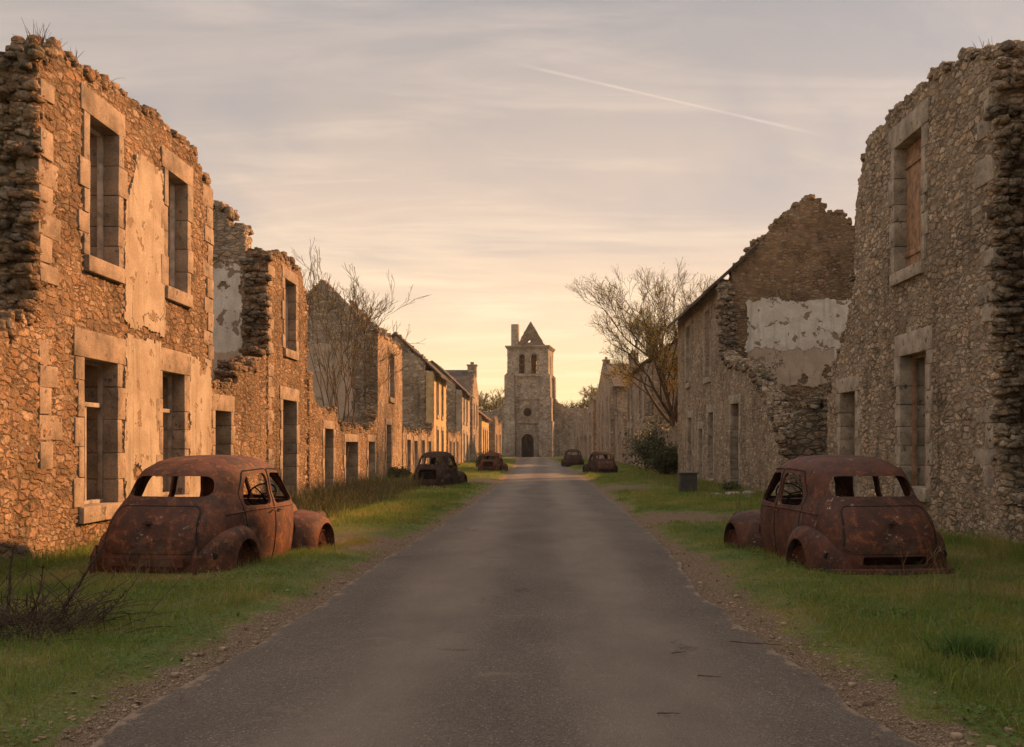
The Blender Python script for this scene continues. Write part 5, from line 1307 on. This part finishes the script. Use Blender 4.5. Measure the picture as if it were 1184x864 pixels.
tag(blades(330000, 7.1, (4.6, 30), (.035, .085), (.004, .008), 1), 'short green and yellowing grass on both verges', 'grass', kind='stuff')
tag(blades(150000, 7.1, (20, 110), (.05, .13), (.012, .03), 2), 'grass on the distant verges', 'grass', kind='stuff')
tag(blades(650, 0, (0, 0), (.09, .19), (.007, .012), 3, .8, mat='grass_tuft', centre=(3.15, 7.35, .10)), 'dark green tuft of longer grass in the lower right verge', 'grass', kind='stuff')
# longer grass round the wrecks and the wall feet
r = np.random.default_rng(12)
def fringe(pts, n, w, hr, label, seed):
    rr = np.random.default_rng(seed); pts = np.array(pts); seg = rr.integers(0, len(pts)-1, n); tt = rr.random(n)[:, None]
    P_ = pts[seg]*(1-tt)+pts[seg+1]*tt+rr.normal(0, w, (n, 2)); X, Y = P_[:, 0], P_[:, 1]
    Hh = rr.uniform(*hr, n)*(1+.6*vnoise(X*2, Y*2, 5, 3)); Wd = rr.uniform(.005, .009, n); a = rr.uniform(0, 6.28, n); la = rr.uniform(0, 6.28, n); l = rr.normal(0, .45, n)*Hh
    dx, dy = np.cos(a)*Wd/2, np.sin(a)*Wd/2; lx, ly = np.cos(la)*l, np.sin(la)*l; Z = gz(X, Y)-.01
    st = lambda x, y, z: np.stack([x, y, z], 1)
    V = np.stack([st(X-dx, Y-dy, Z), st(X+dx, Y+dy, Z), st(X+dx*.7+lx*.35, Y+dy*.7+ly*.35, Z+Hh*.6), st(X-dx*.7+lx*.35, Y-dy*.7+ly*.35, Z+Hh*.6), st(X+lx, Y+ly, Z+Hh)], 1).reshape(-1, 3); b = np.arange(n)*5
    tag(link('grass', np_mesh('grass', V, [np.stack([b, b+1, b+2, b+3], 1), np.stack([b+3, b+2, b+4], 1)]), M['grass']), label, 'grass', kind='stuff')
tag(blades(16000, 7.1, (4.6, 16), (.07, .15), (.007, .012), 33, .7), 'coarse longer grass blades in the near verges', 'grass', kind='stuff')
tag(blades(26000, 7.1, (4.6, 24), (.03, .10), (.003, .006), 31, .9, mat='straw'), 'dead straw coloured blades among the green', 'grass', kind='stuff')
# broad leaved weeds and clover in the verges
def clover(n, seed):
    r = np.random.default_rng(seed); u = r.random(n); Y = 4.6*(26/4.6)**u; X = np.where(r.random(n) < .5, r.uniform(-7, -2.2, n), r.uniform(1.9, 7, n))
    k = (gravelness(X, Y) < .35) & (vnoise(X*1.1, Y*1.1, 91, 3) > .08); X, Y = X[k], Y[k]; n = len(X); Z = gz(X, Y)+r.uniform(.02, .075, n); L = r.uniform(.008, .022, n); a = r.uniform(0, 6.28, n); t1 = r.uniform(-.5, .5, (n, 2))
    q = []
    for (ca, cb) in ((-1, 0), (0, .7), (1, 0), (0, -.7)):
        dx = (ca*np.cos(a)-cb*np.sin(a))*L; dy = (ca*np.sin(a)+cb*np.cos(a))*L; q.append(np.stack([X+dx, Y+dy, Z+dx*t1[:, 0]+dy*t1[:, 1]], 1))
    b = np.arange(n)*4; tag(link('clover', np_mesh('clover', np.stack(q, 1).reshape(-1, 3), [np.stack([b, b+1, b+2, b+3], 1)]), M['grass_tuft']), 'small broad weed leaves in the grass', 'weeds', kind='stuff')
clover(60000, 5)
def litter(n, seed):
    r = np.random.default_rng(seed); Y = 4.6*(40/4.6)**r.random(n); sd_ = r.random(n) < .5
    X = np.where(sd_, le(Y)-np.abs(r.normal(0, .5, n))+.25*(r.random(n) < .25), re_(Y)+np.abs(r.normal(0, .5, n))-.25*(r.random(n) < .25))
    Z = np.maximum(gz(X, Y), np.where((X > le(Y)) & (X < re_(Y)), .02, -1))+.012; L = r.uniform(.012, .03, n); a = r.uniform(0, 6.28, n); t1 = r.uniform(-.5, .5, (n, 2)); q = []
    for (ca, cb) in ((-1, 0), (.1, .55), (1, 0), (-.1, -.5)):
        dx = (ca*np.cos(a)-cb*np.sin(a))*L; dy = (ca*np.sin(a)+cb*np.cos(a))*L; q.append(np.stack([X+dx, Y+dy, Z+dx*t1[:, 0]+dy*t1[:, 1]], 1))
    b = np.arange(n)*4; tag(link('dead_leaves', np_mesh('dead_leaves', np.stack(q, 1).reshape(-1, 3), [np.stack([b, b+1, b+2, b+3], 1)]), M['straw']), 'small dead leaves scattered along the road edges', 'leaves', kind='stuff')
litter(700, 6)
def pebbles(n, seed):
    r = np.random.default_rng(seed); Y = 4.6*(26/4.6)**r.random(n); sd_ = r.random(n) < .5
    X = np.where(sd_, le(Y)-np.abs(r.normal(.05, .22, n)), re_(Y)+np.abs(r.normal(.05, .22, n))); L = r.uniform(.010, .028, n)*(1+(r.random(n) < .03)*1.2)
    v, fc = stones_np(list(zip(X, Y, gz(X, Y)+L*.15)), [(l, l*.8, l*.6) for l in L], r)
    tag(link('pebbles', np_mesh('pebbles', v, [fc]), M['pebble']), 'loose pebbles along both road edges', 'pebbles', kind='stuff')
M['pebble'] = plain_rough('road_pebbles', (.38, .29, .21), (.24, .175, .125), 9, bump=.004, fine=60)
pebbles(1500, 8)
fringe([(-5.6, 12.7), (-4.9, 12.35), (-4.1, 12.6), (-3.7, 13.4), (-3.5, 14.6), (-3.1, 15.8), (-3.0, 16.6)], 3500, .12, (.04, .11), 'longer grass round the left foreground wreck', 21)
fringe([(5.5, 12.6), (4.6, 12.25), (3.8, 12.35), (3.4, 13.0), (3.2, 14.3), (2.9, 15.6), (2.9, 16.6)], 3500, .12, (.04, .11), 'longer grass round the right foreground wreck', 22)
fringe([(-6.6, 9), (-6.6, 13), (-6.6, 20), (-6.9, 30), (-6.9, 43)], 9000, .16, (.10, .28), 'longer grass at the foot of the left walls', 23)
fringe([(6.7, 12.2), (6.7, 15), (6.6, 20), (6.6, 30), (6.6, 43)], 9000, .16, (.10, .28), 'longer grass at the foot of the right walls', 24)

for o in list(bpy.data.objects):
    if o.parent is None and o.type in ('MESH', 'EMPTY') and 'kind' not in o and 'category' in o: o['kind'] = 'thing'

# ------------------------------------------------------------------ evening haze
mb = MB(); mb.box((0, 90, 24), (560, 320, 50)); m, g_, out = newmat('evening_haze')
v = g_.a('ShaderNodeVolumePrincipled', {'Color': (.95, .88, .78, 1), 'Density': .0003, 'Anisotropy': .35}); g_.l.new(v.outputs[0], out.inputs['Volume'])
tag(mb.build('haze', m), kind='stuff')
